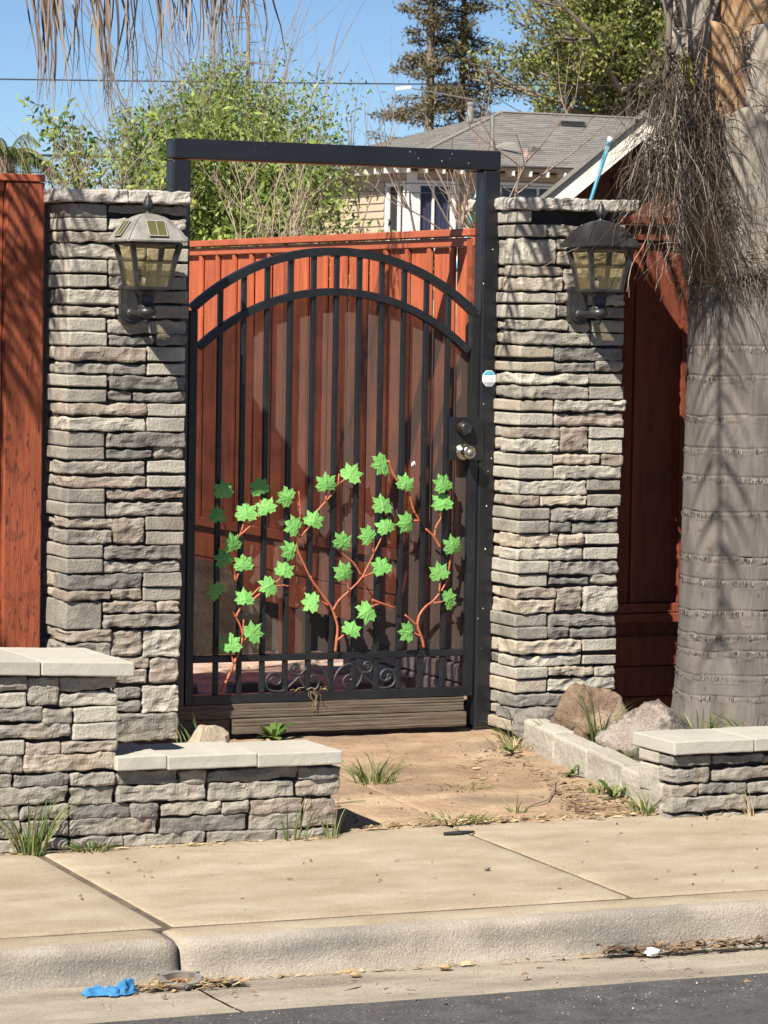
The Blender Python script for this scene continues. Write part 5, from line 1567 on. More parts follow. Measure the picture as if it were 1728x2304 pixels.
def boot(phi, z0, L, w0, w1, l0, l1, m, seed, rbase=.254):
    mb = MB(); nu, nv = 10, 22
    for back in (0, 1):
        for k in range(nv + 1):
            t = k / nv
            z = z0 + L * t
            w = w0 + (w1 - w0) * t ** .8
            for i in range(nu + 1):
                s = -1 + 2 * i / nu
                a = phi + s * w / rbase
                lift = l0 + (l1 - l0) * t ** 1.4
                th = (.006 + .052 * t) * (1 - s * s) + .003 + .014 * t if not back else -.014
                r = rbase + lift + th + .004 * noise.noise(Vector((s * 6 + seed, t * 2.2, seed))) + .003 * noise.noise(Vector((s * 14, t * 3, seed * 2.1)))
                zc = z + (.035 * noise.noise(Vector((s * 9, seed, 8))) if k == 0 else 0) + (.02 * noise.noise(Vector((s * 5, seed, 3))) + .03 * abs(s) * (1 if k == 0 else -1) if k in (0, nv) else 0) + .05 * (1 - s * s) * (1 if k == 0 else 0) * -.6
                mb.v.append((PC.x + r * math.cos(a), PC.y + r * math.sin(a), zc))
    m_ = (nu + 1) * (nv + 1)
    for k in range(nv):
        for i in range(nu):
            a = k * (nu + 1) + i
            mb.f.append((a, a + 1, a + nu + 2, a + nu + 1)); mb.f.append((m_ + a, m_ + a + 1, m_ + a + nu + 2, m_ + a + nu + 1))
        a = k * (nu + 1)
        mb.f.append((a, a + nu + 1, m_ + a + nu + 1, m_ + a)); a += nu
        mb.f.append((a, a + nu + 1, m_ + a + nu + 1, m_ + a))
    for i in range(nu):
        for b in (0, nv * (nu + 1)):
            mb.f.append((b + i, b + i + 1, m_ + b + i + 1, m_ + b + i))
    o = mb.build('leaf_base', m, palm, smooth=True)
    fr = MB(); rq = random.Random(int(seed * 10))
    for q in range(190):
        sg = rq.choice((-1, 1)); k = rq.randint(0, nv - 1) if q > 30 else 0
        ii = (nu if sg > 0 else 0) if q > 30 else rq.randint(0, nu)
        p = Vector(mb.v[k * (nu + 1) + ii])
        out = Vector((p.x - PC.x, p.y - PC.y, 0)).normalized(); tan = Vector((-out.y, out.x, 0)) * sg
        d = (tan * rq.uniform(.1, 1) + out * rq.uniform(-.1, .45) + Vector((0, 0, rq.uniform(-1.0, .5) if q > 30 else -1.2))).normalized()
        L = rq.uniform(.04, .13); pts = []
        for h in range(5):
            pts.append(p.copy()); p = p + d * L / 4; d = (d + Vector((rq.gauss(0, .15), rq.gauss(0, .15), -.2))).normalized()
        ww = rq.uniform(.001, .0034)
        fr.ribbon(pts, [ww, ww, ww * .8, ww * .6, ww * .2], (tan * .6 + Vector((0, 0, .8))))
    fo = fr.build('frayed_edge', M_FIBRE, o); fo['kind'] = 'stuff'
    return o


AZ = math.atan2(-11.27, -6.6)                          # towards the street
for i, (dp, z0, L, w0, w1, l0, l1, mi) in enumerate([
        (-1.30, 1.80, .60, .15, .07, .006, .05, 1), (-.72, 1.79, .66, .165, .06, .008, .07, 0), (-.12, 1.81, .62, .15, .06, .010, .075, 1), (.45, 1.80, .66, .15, .07, .01, .08, 1), (1.0, 1.82, .6, .15, .07, .01, .06, 1),
        (-1.02, 2.12, .62, .135, .055, .022, .085, 1), (-.43, 2.10, .66, .14, .05, .026, .10, 0), (.14, 2.14, .62, .135, .055, .028, .10, 1), (.72, 2.12, .6, .14, .06, .03, .09, 1),
        (-1.32, 2.42, .60, .125, .05, .035, .10, 1), (-.72, 2.40, .66, .13, .05, .045, .13, 1), (-.14, 2.44, .62, .125, .05, .05, .14, 0), (.42, 2.42, .6, .13, .05, .05, .13, 1),
        (-1.0, 2.70, .55, .115, .05, .06, .14, 1), (-.44, 2.70, .60, .12, .05, .065, .16, 1), (.12, 2.72, .5, .115, .05, .07, .16, 1), (.7, 2.7, .5, .12, .05, .07, .15, 1)]):
    boot(AZ + dp, z0, L, w0, w1, l0, l1, M_BOOT[mi], i * 1.7 + 1)
mb = MB(); a = AZ - .80
mb.tube([(PC.x + r * math.cos(a), PC.y + r * math.sin(a), z) for r, z in ((.345, 2.46), (.365, 2.53), (.385, 2.60), (.39, 2.64))], [.015, .022, .022, .016], 10)
mb.build('cut_stalk', M_YELLOW, palm, smooth=True)
rs = random.Random(77)
mb = MB()
for i in range(1500):                                   # loose fibre on the leaf bases
    z = rs.uniform(1.74, 2.95) if i > 420 else rs.uniform(1.74, 2.2)
    ph = AZ + rs.uniform(-1.9, 1.3)
    if i % 3:
        ph = AZ + rs.choice((-.95, -.35, .25, .85)) + rs.gauss(0, .07)
    r = .275 + (z - 1.8) * .05 + rs.uniform(0, .035)
    p = Vector((PC.x + r * math.cos(ph), PC.y + r * math.sin(ph), z))
    out = Vector((math.cos(ph), math.sin(ph), 0)); tan = Vector((-out.y, out.x, 0))
    d = (tan * rs.uniform(-.8, .8) + out * rs.uniform(-.05, .4) + Vector((0, 0, rs.uniform(-1.2, .3)))).normalized()
    L = rs.uniform(.05, .20)
    pts = []
    for k in range(5):
        pts.append(p.copy()); p = p + d * L / 4
        d = (d + Vector((rs.uniform(-.3, .3), rs.uniform(-.3, .3), -.25))).normalized()
    w = rs.uniform(.0009, .0024)
    mb.ribbon(pts, [w, w, w, w * .8, w * .3], (tan * .7 + Vector((0, 0, .7))))
o = mb.build('fibre', M_FIBRE, palm); o['kind'] = 'stuff'

# dead fruit stalk hanging in front of the pillar cap
mb = MB()
rs = random.Random(99)
stem = [Vector((1.83, -.48, 3.2)), Vector((1.775, -.50, 2.85)), Vector((1.765, -.51, 2.6)), Vector((1.77, -.51, 2.4)), Vector((1.785, -.50, 2.2))]
sm = MB(); sm.tube(stem, [.014, .013, .012, .010, .007], 8)
sm.tube([Vector((2.02, -.50, 2.95)), Vector((1.93, -.53, 2.75)), Vector((1.88, -.53, 2.5)), Vector((1.87, -.52, 2.3))], [.012, .011, .009, .006], 8)
stalk = sm.build('fruit_stalk', M_FIBRE, palm, smooth=True)


def strand(p, d, L, n, r, wig, grav):
    pts = []; p = p.copy(); d = d.copy()
    for k in range(n):
        pts.append(p.copy())
        p = p + d * L / n
        d = (d + Vector((rs.gauss(0, wig), rs.gauss(0, wig), rs.gauss(0, wig) - grav))).normalized()
    mb.tube(pts, [r * (1 - .55 * k / n) for k in range(n)], 3)
    return pts


for i in range(430):
    t = rs.random() ** .8
    if i < 235:
        base = Vector((1.76 + rs.gauss(0, .035), -.505 + rs.gauss(0, .03), 2.70 - .55 * t))
    else:
        base = Vector((1.88 + rs.gauss(0, .05), -.52 + rs.gauss(0, .03), 2.66 - .6 * t))
    az = rs.uniform(0, 2 * PI)
    sp = .35 + .75 * t
    d = Vector((math.cos(az) * sp, math.sin(az) * .45 - .1, rs.uniform(-1.1, .15))).normalized()
    L = rs.uniform(.22, .50) * (1.0 if t > .5 else .85)
    pts = strand(base, d, L, 14, rs.uniform(.0012, .0021), .17, .15)
    for q in range(rs.randint(1, 3)):
        j = rs.randint(2, 8)
        strand(pts[j], Vector((rs.gauss(0, .6), rs.gauss(0, .3), -.6)).normalized(), L * rs.uniform(.15, .4), 7, .0012, .18, .1)
for i in range(190):                                    # knotted dead bits in the upper mass
    p = Vector((1.80 + rs.gauss(0, .075), -.515 + rs.gauss(0, .045), rs.uniform(2.12, 2.72)))
    s = rs.uniform(.0025, .006)
    mb.obox(p, (s, rs.uniform(-s, s) * .5, 0), (0, s * .5, 0), (rs.uniform(-s, s), 0, s * 1.4))
o = mb.build('fruit_strands', M_ROOT, palm); o['kind'] = 'stuff'
mb = MB()
for i in range(85):                                     # longer pale strings falling below the mass
    x = rs.uniform(1.60, 2.02)
    base = Vector((x * .55 + .81 + rs.gauss(0, .04), -.54 + rs.gauss(0, .04), rs.uniform(2.15, 2.5)))
    d = Vector(((x - 1.8) * 1.2 + rs.gauss(0, .1), rs.gauss(0, .15), -1)).normalized()
    strand(base, d, rs.uniform(.28, .62), 18, rs.uniform(.0012, .002), .15, .10)
m_pale = mat('pale_dead_string', [(.10, .08, .06), (.20, .165, .125), (.31, .265, .21)], 6, rough=.95, island=True)
o = mb.build('pale_strings', m_pale, palm); o['kind'] = 'stuff'


def frond(parent, base, az, length, rise, droop, ll, m, seed, hang=.8, n=70, t0=.12, zmin=None, w=.011):
    rs = random.Random(seed)
    d0 = Vector((math.cos(az), math.sin(az), 0)); side = Vector((-d0.y, d0.x, 0))
    P = [base + d0 * (length * t) + Vector((0, 0, rise * t - droop * t * t)) + side * (.05 * math.sin(t * 3 + seed)) for t in [k / 24 for k in range(25)]]
    mb = MB(); mb.tube(P, [.016 * (1 - .8 * k / 24) + .002 for k in range(25)], 6)
    for i in range(n * 2):
        t = t0 + (1 - t0) * (i // 2 + rs.uniform(-.4, .4)) / n
        t = min(max(t, 0), .999)
        k = int(t * 24); p = P[k].lerp(P[k + 1], t * 24 - k)
        sg = 1 if i % 2 else -1
        L = ll * (1 - .55 * abs(2 * t - .9) ** 2) * rs.uniform(.75, 1.1)
        d = (side * sg * rs.uniform(.5, 1.0) * (1 - hang * .7) + d0 * rs.uniform(.2, .6) + Vector((0, 0, rs.uniform(-.2, .25) - hang))).normalized()
        pts = []; q = p.copy()
        for j in range(7):
            pts.append(q.copy()); q = q + d * L / 6
            d = (d + Vector((rs.gauss(0, .05), rs.gauss(0, .05), -.22 * (1 + hang)))).normalized()
        if zmin:
            lim = zmin(pts[-1].x, pts[-1].y)
            if pts[-1].z < lim:
                f = max(.25, (p.z - lim) / max(p.z - pts[-1].z, .01))
                pts = [p + (u - p) * f for u in pts]
        ws = w * rs.uniform(.7, 1.2)
        mb.ribbon(pts, [ws * .5, ws, ws, ws * .85, ws * .6, ws * .35, ws * .1], (d0 + side * sg * .3).normalized())
    return mb.build('frond', m, parent)


def zlim(x, y):                                         # lowest hang of the live fronds
    return 1.62 + .0985 * math.hypot(x + 4.334, y + 11.567)


crown = Vector((2.285, -.30, 3.45))
for i, (dx, dy, L, rise, droop) in enumerate([(-.80, -.60, 3.2, .75, .95), (-.955, -.30, 2.5, .75, 1.0), (-.72, -.70, 2.6, 1.2, 1.2), (-.99, .15, 2.6, 1.0, 1.2), (-.45, -.9, 2.6, .9, 1.1), (.5, -.85, 2.4, .9, 1.2), (.9, .3, 2.6, .9, 1.2), (0.1, 1, 2.6, 1.1, 1.3), (-.6, .8, 2.6, 1.2, 1.3), (.95, -.3, 2.5, 1.2, 1.2)]):
    frond(palm, crown, math.atan2(dy, dx), L, rise, droop, .46, M_PALMLEAF, i + 3, hang=.35, zmin=zlim, n=60 if i > 1 else 48, w=.011 if i > 1 else .024)

palm2 = thing('palm_tree', 'palm at left edge whose dead brown frond hangs into the top left corner', 'palm tree', (-3.0, -1.42, 0))
mb = MB(); mb.lathe((-3.0, -1.42, -.1), (0, 0, 1), [(0, .26), (.3, .22), (1.5, .2), (3.0, .2), (3.5, .12)], 28)
mb.build('trunk', M_TRUNK, palm2, smooth=True)
c2 = Vector((-3.0, -1.42, 3.45))
for i, (dx, dy, L, rise, droop) in enumerate([(.90, .43, 2.1, .45, .65), (.955, .30, 1.65, .5, .6), (.83, .56, 2.0, .8, .8), (-.5, -.8, 2.4, .9, 1.1), (-1, .1, 2.4, .9, 1.2), (-.3, 1, 2.4, 1, 1.2), (.35, .95, 2.4, 1.1, 1.2), (-.8, .7, 2.4, 1.1, 1.2)]):
    frond(palm2, c2, math.atan2(dy, dx), L, rise, droop, .40, M_PALMLEAF, i + 43, hang=.5, zmin=zlim, n=50)
# the dead frond
rs = random.Random(14)
rach = [Vector((-3.0, -1.42, 3.42)), Vector((-1.9, -.6, 3.42)), Vector((-1.0, .02, 3.2)), Vector((-.5, .22, 3.03)), Vector((-.1, .25, 2.96)), Vector((.3, .25, 2.93)), Vector((.62, .25, 2.95))]
mb = MB(); mb.tube(rach, [.022, .018, .014, .013, .011, .008, .004], 6)
mb.build('dead_frond_stem', M_TWIG, palm2, smooth=True)
LOW = [(-.60, 2.60), (-.53, 2.50), (-.46, 2.30), (-.39, 2.27), (-.33, 2.36), (-.27, 2.28), (-.21, 2.28), (-.17, 2.34), (-.1, 2.37), (-.04, 2.44), (.04, 2.52), (.1, 2.56), (.15, 2.47), (.21, 2.48), (.25, 2.53), (.30, 2.56), (.34, 2.72), (.40, 2.84), (.44, 2.58), (.48, 2.6)]


def low(x):
    for (a, b), (c, d) in zip(LOW, LOW[1:]):
        if a <= x <= c:
            return b + (d - b) * (x - a) / (c - a)
    return 2.7


cl = [(-.46, 18), (-.40, 9), (-.28, 10), (-.20, 13), (-.10, 9), (-.02, 7), (.05, 9), (.13, 12), (.20, 16), (.27, 14), (.33, 4), (.30, 5)]
mb = MB()
for cx, n in cl:
    for i in range(n):
        x = cx + rs.gauss(0, .032)
        z0 = 2.98 + rs.uniform(-.03, .05)
        z1 = low(min(max(x, -.59), .47)) + abs(rs.gauss(0, .10))
        z1 = min(z1, 2.86)
        y = .25 + rs.uniform(-.10, .10)
        sw = rs.gauss(0, .035)
        x0 = x - rs.uniform(-.03, .09)
        pts = []
        for k in range(9):
            t = k / 8
            pts.append(Vector((x0 + (x - x0) * min(1, t * 1.5) + sw * t * t + .006 * math.sin(t * 7 + i), y + .02 * math.sin(t * 3 + i), z0 + (z1 - z0) * t)))
        w = rs.uniform(.0022, .0055)
        a = rs.uniform(-.9, .9)
        mb.ribbon(pts, [w * .7, w, w, w, w * .9, w * .75, w * .55, w * .35, w * .1], Vector((math.cos(a), math.sin(a), 0)))
for x, z1, sx in ((.435, 2.60, -.02), (.465, 2.585, .05), (.33, 2.70, .03)):
    pts = [Vector((x - .05 + .05 * min(1, t * 1.6) + sx * t * t, .25, 2.95 + (z1 - 2.95) * t)) for t in [k / 8 for k in range(9)]]
    mb.ribbon(pts, [.004, .006, .006, .006, .005, .004, .003, .002, .0006], Vector((.9, .4, 0)))
o = mb.build('dead_leaflets', M_DEADLEAF, palm2); o['kind'] = 'stuff'

# ================================================================== NEIGHBOUR'S HOUSE
HX, HY = 23.70, 50.0
h = thing('house', 'beige sided house with grey shingle hip roof behind the gate', 'house', (HX + 6, HY + 4, 1.6))
mb = MB(); mb.box(HX + .03, HX + 13, HY + .03, HY + 8.4, 1.4, 4.74); mb.build('wall', M_SIDING, h)
for k in range(14):
    z = 2.5 + k * .16
    for (a, b) in ((HX + .16, HX + .02 + .14), ):
        pass
    segs = [(HX + .13, HX + .15), (HX + 1.17, HX + 1.95), (HX + 3.3, HX + 12.9)] if z < 4.55 else [(HX + .13, HX + 12.9)]
    for a, b in segs:
        if b - a > .1:
            mb = MB(); mb.add([(a, HY + .022, z + .162), (b, HY + .022, z + .162), (b, HY - .004, z + .002), (a, HY - .004, z + .002), (b, HY + .025, z), (a, HY + .025, z)], [(0, 1, 2, 3), (3, 2, 4, 5)])
            mb.build('siding_board', M_SIDING, h)
    segs = [(HY + 1.35, HY + 8.4)] if z < 4.5 else [(HY + .13, HY + 8.4)]
    for a, b in segs:
        mb = MB(); mb.add([(HX + .022, a, z + .162), (HX + .022, b, z + .162), (HX - .004, b, z + .002), (HX - .004, a, z + .002), (HX + .025, b, z), (HX + .025, a, z)], [(0, 1, 2, 3), (3, 2, 4, 5)])
        mb.build('siding_board', M_SIDING, h)
mb = MB(); mb.box(HX - .03, HX + .13, HY - .03, HY + .14, 1.6, 4.70); mb.build('corner_board', M_WHITEP, h)


def window(x0, x1, y0, y1, z0, z1, axis, curtain, mull):
    """axis x: faces the street, axis y: faces the side"""
    if axis == 'x':
        B = lambda a, b, c, d, e, f: (a, b, c, d, e, f)
    fr = MB()
    if axis == 'x':
        t = .11
        fr.box(x0 - t, x0, HY - .04, HY + .03, z0 - t, z1 + t); fr.box(x1, x1 + t, HY - .04, HY + .03, z0 - t, z1 + t)
        fr.box(x0, x1, HY - .042, HY + .03, z1, z1 + t); fr.box(x0, x1, HY - .042, HY + .03, z0 - t, z0)
        for m in mull:
            fr.box(m - .022, m + .022, HY - .03, HY + .02, z0, z1)
        f = fr.build('window_frame', M_WHITEP, h)
        mb = MB(); mb.add([(x0, HY + .004, z0), (x1, HY + .004, z0), (x1, HY + .004, z1), (x0, HY + .004, z1)], [(0, 1, 2, 3)]); mb.build('pane', M_PANE, f)
        mb = MB(); n = 40
        for i in range(n + 1):
            x = x0 + (x1 - x0) * i / n
            for z in (z0, z1):
                mb.v.append((x, HY + .022 + .006 * math.sin(i * 1.3), z))
        mb.f = [(2 * i, 2 * i + 2, 2 * i + 3, 2 * i + 1) for i in range(n)]
        mb.build('curtain', curtain, f)
    else:
        t = .10
        fr.box(HX - .04, HX + .03, y0 - t, y0, z0 - t, z1 + t); fr.box(HX - .04, HX + .03, y1, y1 + t * 1.6, z0 - t, z1 + t)
        fr.box(HX - .042, HX + .03, y0, y1, z1, z1 + t); fr.box(HX - .042, HX + .03, y0, y1, z0 - t, z0)
        for m in mull:
            fr.box(HX - .03, HX + .02, m - .04, m + .04, z0, z1)
        f = fr.build('window_frame', M_WHITEP, h)
        mb = MB(); mb.add([(HX + .012, y0, z0), (HX + .012, y1, z0), (HX + .012, y1, z1), (HX + .012, y0, z1)], [(0, 1, 2, 3)]); mb.build('pane', M_DARK, f)


window(HX + .20, HX + .90, 0, 0, 3.2, 4.42, 'x', M_CURTAIN, [HX + .50])
window(HX + 2.05, HX + 3.15, 0, 0, 3.3, 4.44, 'x', M_BLIND, [HX + 2.42, HX + 2.9])
window(0, 0, HY + .30, HY + 1.05, 3.2, 4.42, 'y', M_DARK, [HY + .55])
# hip roof with courses of shingles
ex0, ex1, ey0, ey1, ez = 23.25, 37.2, 49.58, 58.4, 4.83
rz = ez + .325 * (ey1 - ey0) / 2
ry = (ey0 + ey1) / 2
rxa, rxb = ex0 + (ry - ey0), ex1 - (ry - ey0)
mb = MB()
rs = random.Random(6)


def shingles(p00, p10, p01, p11, nc, tab):
    """courses from eave (p00-p10) to ridge (p01-p11)"""
    p00, p10, p01, p11 = map(Vector, (p00, p10, p01, p11))
    nrm = (p10 - p00).cross(p01 - p00).normalized()
    if nrm.z < 0:
        nrm = -nrm
    for k in range(nc):
        a0, b0 = p00.lerp(p01, k / nc), p10.lerp(p11, k / nc)
        a1, b1 = p00.lerp(p01, min(1, (k + 1.15) / nc)), p10.lerp(p11, min(1, (k + 1.15) / nc))
        n = max(1, int((b0 - a0).length / tab))
        o = rs.random() / n
        for i in range(n):
            s0, s1 = i / n, (i + 1) / n - .004 / max((b0 - a0).length, .1)
            lift = nrm * (.016 + rs.uniform(0, .006))
            mb.add([tuple(a0.lerp(b0, s0) + lift), tuple(a0.lerp(b0, s1) + lift), tuple(a1.lerp(b1, s1) + nrm * .002), tuple(a1.lerp(b1, s0) + nrm * .002),
                    tuple(a0.lerp(b0, s0) - nrm * .01), tuple(a0.lerp(b0, s1) - nrm * .01)], [(0, 1, 2, 3), (4, 5, 1, 0)])


shingles((ex0, ey0, ez), (ex1, ey0, ez), (rxa, ry, rz), (rxb, ry, rz), 28, .33)
shingles((ex0, ey1, ez), (ex0, ey0, ez), (rxa, ry, rz), (rxa, ry, rz), 28, .33)
shingles((ex1, ey0, ez), (ex1, ey1, ez), (rxb, ry, rz), (rxb, ry, rz), 28, .6)
shingles((ex1, ey1, ez), (ex0, ey1, ez), (rxb, ry, rz), (rxa, ry, rz), 28, .8)
m_sh = mat('shingle_courses', [(.145, .138, .126), (.172, .163, .149), (.20, .188, .172)], 1.2, rough=.96, island=True, bump=.4, bscale=12, bdist=.02)
roof = mb.build('roof', m_sh, h)
mb = MB(); mb.tube([(rxa, ry, rz + .02), (rxb, ry, rz + .02)], .06, 6, .5); mb.tube([(ex0, ey0, ez + .02), (rxa, ry, rz + .02)], .05, 6, .5); mb.build('ridge_cap', m_sh, roof)
mb = MB(); mb.box(ex0 + .06, ex1 - .06, ey0 + .05, ey1 - .05, ez - .05, ez - .012); mb.build('soffit', M_SIDING, roof)
xx = ex0 + .2
while xx < 30:
    mb = MB(); mb.box(xx, xx + .045, ey0 + .03, ey0 + .4, ez - .16, ez - .052); mb.build('rafter_tail', M_WHITEP, h); xx += rs.choice((.40, .40, .78))
yy = ey0 + .3
while yy < 57:
    mb = MB(); mb.box(ex0 + .03, ex0 + .4, yy, yy + .05, ez - .16, ez - .052); mb.build('rafter_tail', M_WHITEP, h); yy += .5
mb = MB(); mb.tube([(26.67, 53.5, 6.0), (26.7, 53.5, 6.40)], .075, 10); mb.tube([(26.7, 53.5, 6.37), (26.7, 53.5, 6.43)], .10, 10); mb.build('flue_pipe', M_ALU, h)
mb = MB(); mb.tube([(26.59, 50.5, 5.08), (26.59, 50.5, 5.30)], .05, 8); mb.lathe((26.59, 50.5, 5.10), (0, 0, 1), [(0, .16), (.05, .10), (.12, .06)], 10); mb.build('vent_pipe', M_BROWNTWIG, h)
mb = MB(); mb.add([(26.0, 50.9, 5.32), (26.45, 50.55, 5.24), (26.4, 50.6, 5.40), (26.2, 50.8, 5.44)], [(0, 1, 2, 3)]); mb.add([(26.7, 50.6, 5.24), (27.1, 50.7, 5.27), (26.8, 50.62, 5.36)], [(0, 1, 2)]); mb.build('lifted_shingle', m_sh, h)
mb = MB(); mb.obox((28.95, 53.2, 6.08), (.34, 0, 0), (0, .16, .05), (0, -.02, .05)); mb.build('roof_vent', M_ALU, h)
mb = MB(); mb.obox((28.95, 53.02, 6.05), (.28, 0, 0), (0, .02, .005), (0, 0, .035)); mb.build('vent_opening', M_DARK, h)

# ================================================================== GARDEN SHED GABLE
s = thing('gabled_shed', 'brown shed gable with weathered white bargeboards behind right pillar', 'shed', (5.19, 5.98, 0))
ax, az_ = 5.19, 2.86
mb = MB(); mb.prism([(4.45, -.3), (5.95, -.3), (5.95, 2.16), (ax, az_ - .12), (4.45, 2.16)], 6.22, 9.5); mb.build('gable_wall', M_BROWNWALL, s)
for sg in (-1, 1):
    ex_ = ax + sg * .98
    ez_ = az_ - .98 * .86
    mb = MB(); mb.prism([(ax, az_), (ex_, ez_), (ex_, ez_ - .145), (ax, az_ - .145)], 5.96, 6.0); mb.build('bargeboard', M_FASCIA, s)
    mb = MB(); mb.prism([(ax, az_ + .03), (ex_ + sg * .04, ez_), (ex_ + sg * .04, ez_ - .03), (ax, az_ - .004)], 5.93, 9.7); mb.build('roof_slope', M_SHINGLE, s)
for k in range(5):
    mb = MB(); mb.prism([(ax + (-.9 + k * .36), 1.9), (ax + (-.9 + k * .36) + .02, 1.9), (ax + (-.9 + k * .36) + .02, az_ - .2 - abs(-.9 + k * .36) * .86), (ax + (-.9 + k * .36), az_ - .2 - abs(-.9 + k * .36) * .86)], 6.19, 6.2195); mb.build('batten', M_BROWNWALL, s)
mb = MB(); mb.tube([(4.70, 5.80, 2.2), (4.755, 5.80, 2.36), (4.868, 5.80, 2.70)], [.011, .012, .014], 8); mb.tube([(4.855, 5.80, 2.66), (4.870, 5.80, 2.71)], .017, 8)
tag(mb.build('blue_pole', M_BLUE, smooth=True, origin=(4.78, 5.86, 2.1)), 'blue pole leaning against white bargeboard above right pillar', 'pole', 'blue painted poles')
mb = MB(); mb.tube([(3.68, 5.4, 1.9), (3.98, 5.86, 2.15), (4.045, 5.86, 2.38)], [.018, .02, .02], 8); mb.tube([(4.02, 5.85, 2.30), (4.047, 5.85, 2.39)], .025, 8)
tag(mb.build('blue_pole', M_BLUE, smooth=True, origin=(3.7, 5.4, 1.9)), 'blue and white pole seen through gate frame by its right post', 'pole', 'blue painted poles')

s.rotation_euler = (0, 0, R(-29))

# ================================================================== TREES AND SHRUBS
def tree_branches(mb, base, d, L, r, depth, rs, tips, spread=.55, up=.12, n=6):
    pts = []; p = base.copy(); d = d.copy()
    for k in range(n):
        pts.append(p.copy()); p = p + d * L / (n - 1)
        d = (d + Vector((rs.gauss(0, .10), rs.gauss(0, .10), up * .5 + rs.gauss(0, .06)))).normalized()
    mb.tube(pts, [r * (1 - .5 * k / n) for k in range(n)], 6 if depth > 1 else 4)
    tips.append((pts, depth))
    if depth <= 0:
        return
    for c in range(rs.randint(3, 4)):
        j = rs.randint(2, n - 1)
        nd = (d * .7 + Vector((rs.gauss(0, spread), rs.gauss(0, spread), rs.gauss(.1, spread * .5)))).normalized()
        tree_branches(mb, pts[j], nd, L * rs.uniform(.5, .75), r * .5, depth - 1, rs, tips, spread, up, n)


def foliage(name, tips, dmax, per, spread, L, W, m, parent, seed, droop=None, keep=None):
    rng = np.random.default_rng(seed)
    pts = []
    for P, dep in tips:
        if dep > dmax:
            continue
        P = np.array([tuple(q) for q in P])
        k = rng.integers(max(1, len(P) // 3), len(P), per)
        pts.append(P[k] + rng.normal(size=(per, 3)) * spread)
    P = np.concatenate(pts)
    if keep:
        P = P[keep(P, rng)]
    V, F = leaf_quads(P, np.full(len(P), L), np.full(len(P), W), rng, droop)
    return np_mesh(name, V, F, m, parent)


def envelope(cx, cz, rx, rz, soft, freq, xmin=-99):
    """keep foliage inside an uneven rounded outline"""
    def f(P, rng):
        n = np.array([noise.noise(Vector((p[0] * freq, p[1] * freq, p[2] * freq))) for p in P])
        d = np.hypot((P[:, 0] - cx) / rx, (P[:, 2] - cz) / rz) + n * soft + rng.normal(size=len(P)) * .05
        return (P[:, 0] > xmin + .12 * n) & (d < 1) & (rng.random(len(P)) < 1.75 - 1.15 * d)
    return f


# light green bush behind the gate
rs = random.Random(12)
t = thing('willow_bush', 'light green airy bush rising behind gate frame at left', 'bush', (3.2, 8.6, 0))
mb = MB(); tips = []
for i in range(46):
    x = 3.60 + rs.gauss(0, .27); y = 8.6 + rs.gauss(0, .35)
    d = Vector(((x - 3.58) * .28 + rs.gauss(0, .06), rs.gauss(0, .15), 1)).normalized()
    hgt = 1.5 - .4 * abs(x - 3.45) + rs.uniform(-.3, .25)
    if x < 3.1: hgt -= .2
    tree_branches(mb, Vector((x, y, .95)), d, hgt, .009, 2, rs, tips, .24, .20)
mb.tube([(3.2, 8.6, -.4), (3.2, 8.6, 1.1)], [.09, .07], 8)
mb.build('stems', M_BROWNTWIG, t)
foliage('leaves', tips, 1, 110, .055, .036, .0135, M_BUSH, t, 3, keep=envelope(3.56, 2.22, .68, .98, .46, 2.6, 2.68))
t = thing('green_hedge', 'dense darker green shrub mass just above the red side fence', 'bush', (3.3, 7.5, 0))
mb = MB(); tips = []
for i in range(26):
    x = rs.uniform(2.55, 3.75)
    tree_branches(mb, Vector((x, 7.5 + rs.gauss(0, .2), 1.2)), Vector((rs.gauss(0, .2), rs.gauss(0, .2), 1)).normalized(), rs.uniform(.55, 1.05) - .25 * (x > 3.4), .012, 2, rs, tips, .45, .1)
mb.tube([(3.2, 7.5, -.4), (3.2, 7.5, 1.3)], [.08, .06], 8)
mb.build('stems', M_BROWNTWIG, t)
foliage('leaves', tips, 1, 44, .045, .06, .024, M_BUSH, t, 4)

# bare shrubs
def bare(label, x, y, z, n, L, spread, m, seed, r=.008, up=.15, depth=2, group='bare shrubs'):
    rs = random.Random(seed)
    t = thing('bare_shrub', label, 'shrub', (x, y, -.4), group)
    mb = MB(); tips = []
    mb.tube([(x, y, -.4), (x, y, z + .02)], [.035, .03], 6)
    for i in range(n):
        d = Vector((rs.gauss(0, spread), rs.gauss(0, spread * .6), 1)).normalized()
        tree_branches(mb, Vector((x + rs.gauss(0, .12), y + rs.gauss(0, .1), z)), d, L * rs.uniform(.7, 1.1), r, depth, rs, tips, .42, up, 6)
    mb.build('branches', m, t)
    return tips


bare('pale bare twigs standing above red fence near left pillar', 2.70, 6.5, 1.75, 7, .55, .30, M_TWIG, 5, .0065, .2)
bare('pale bare twigs above middle of the red side fence', 3.10, 6.5, 1.72, 6, .5, .32, M_TWIG, 15, .0055, .2)
bare('pinkish bare tree branches in front of purple curtained window', 3.40, 4.6, 1.7, 6, .75, .24, M_BROWNTWIG, 8, .010, .2)
bare('grey bare sapling branches above left pillar at left', 1.52, 6, 1.5, 8, .95, .26, M_BROWNTWIG, 9, .006, .15)
bare('small bare twigs right above left pillar cap', 2.0, 6.4, 1.6, 6, .6, .35, M_TWIG, 10, .005, .1)
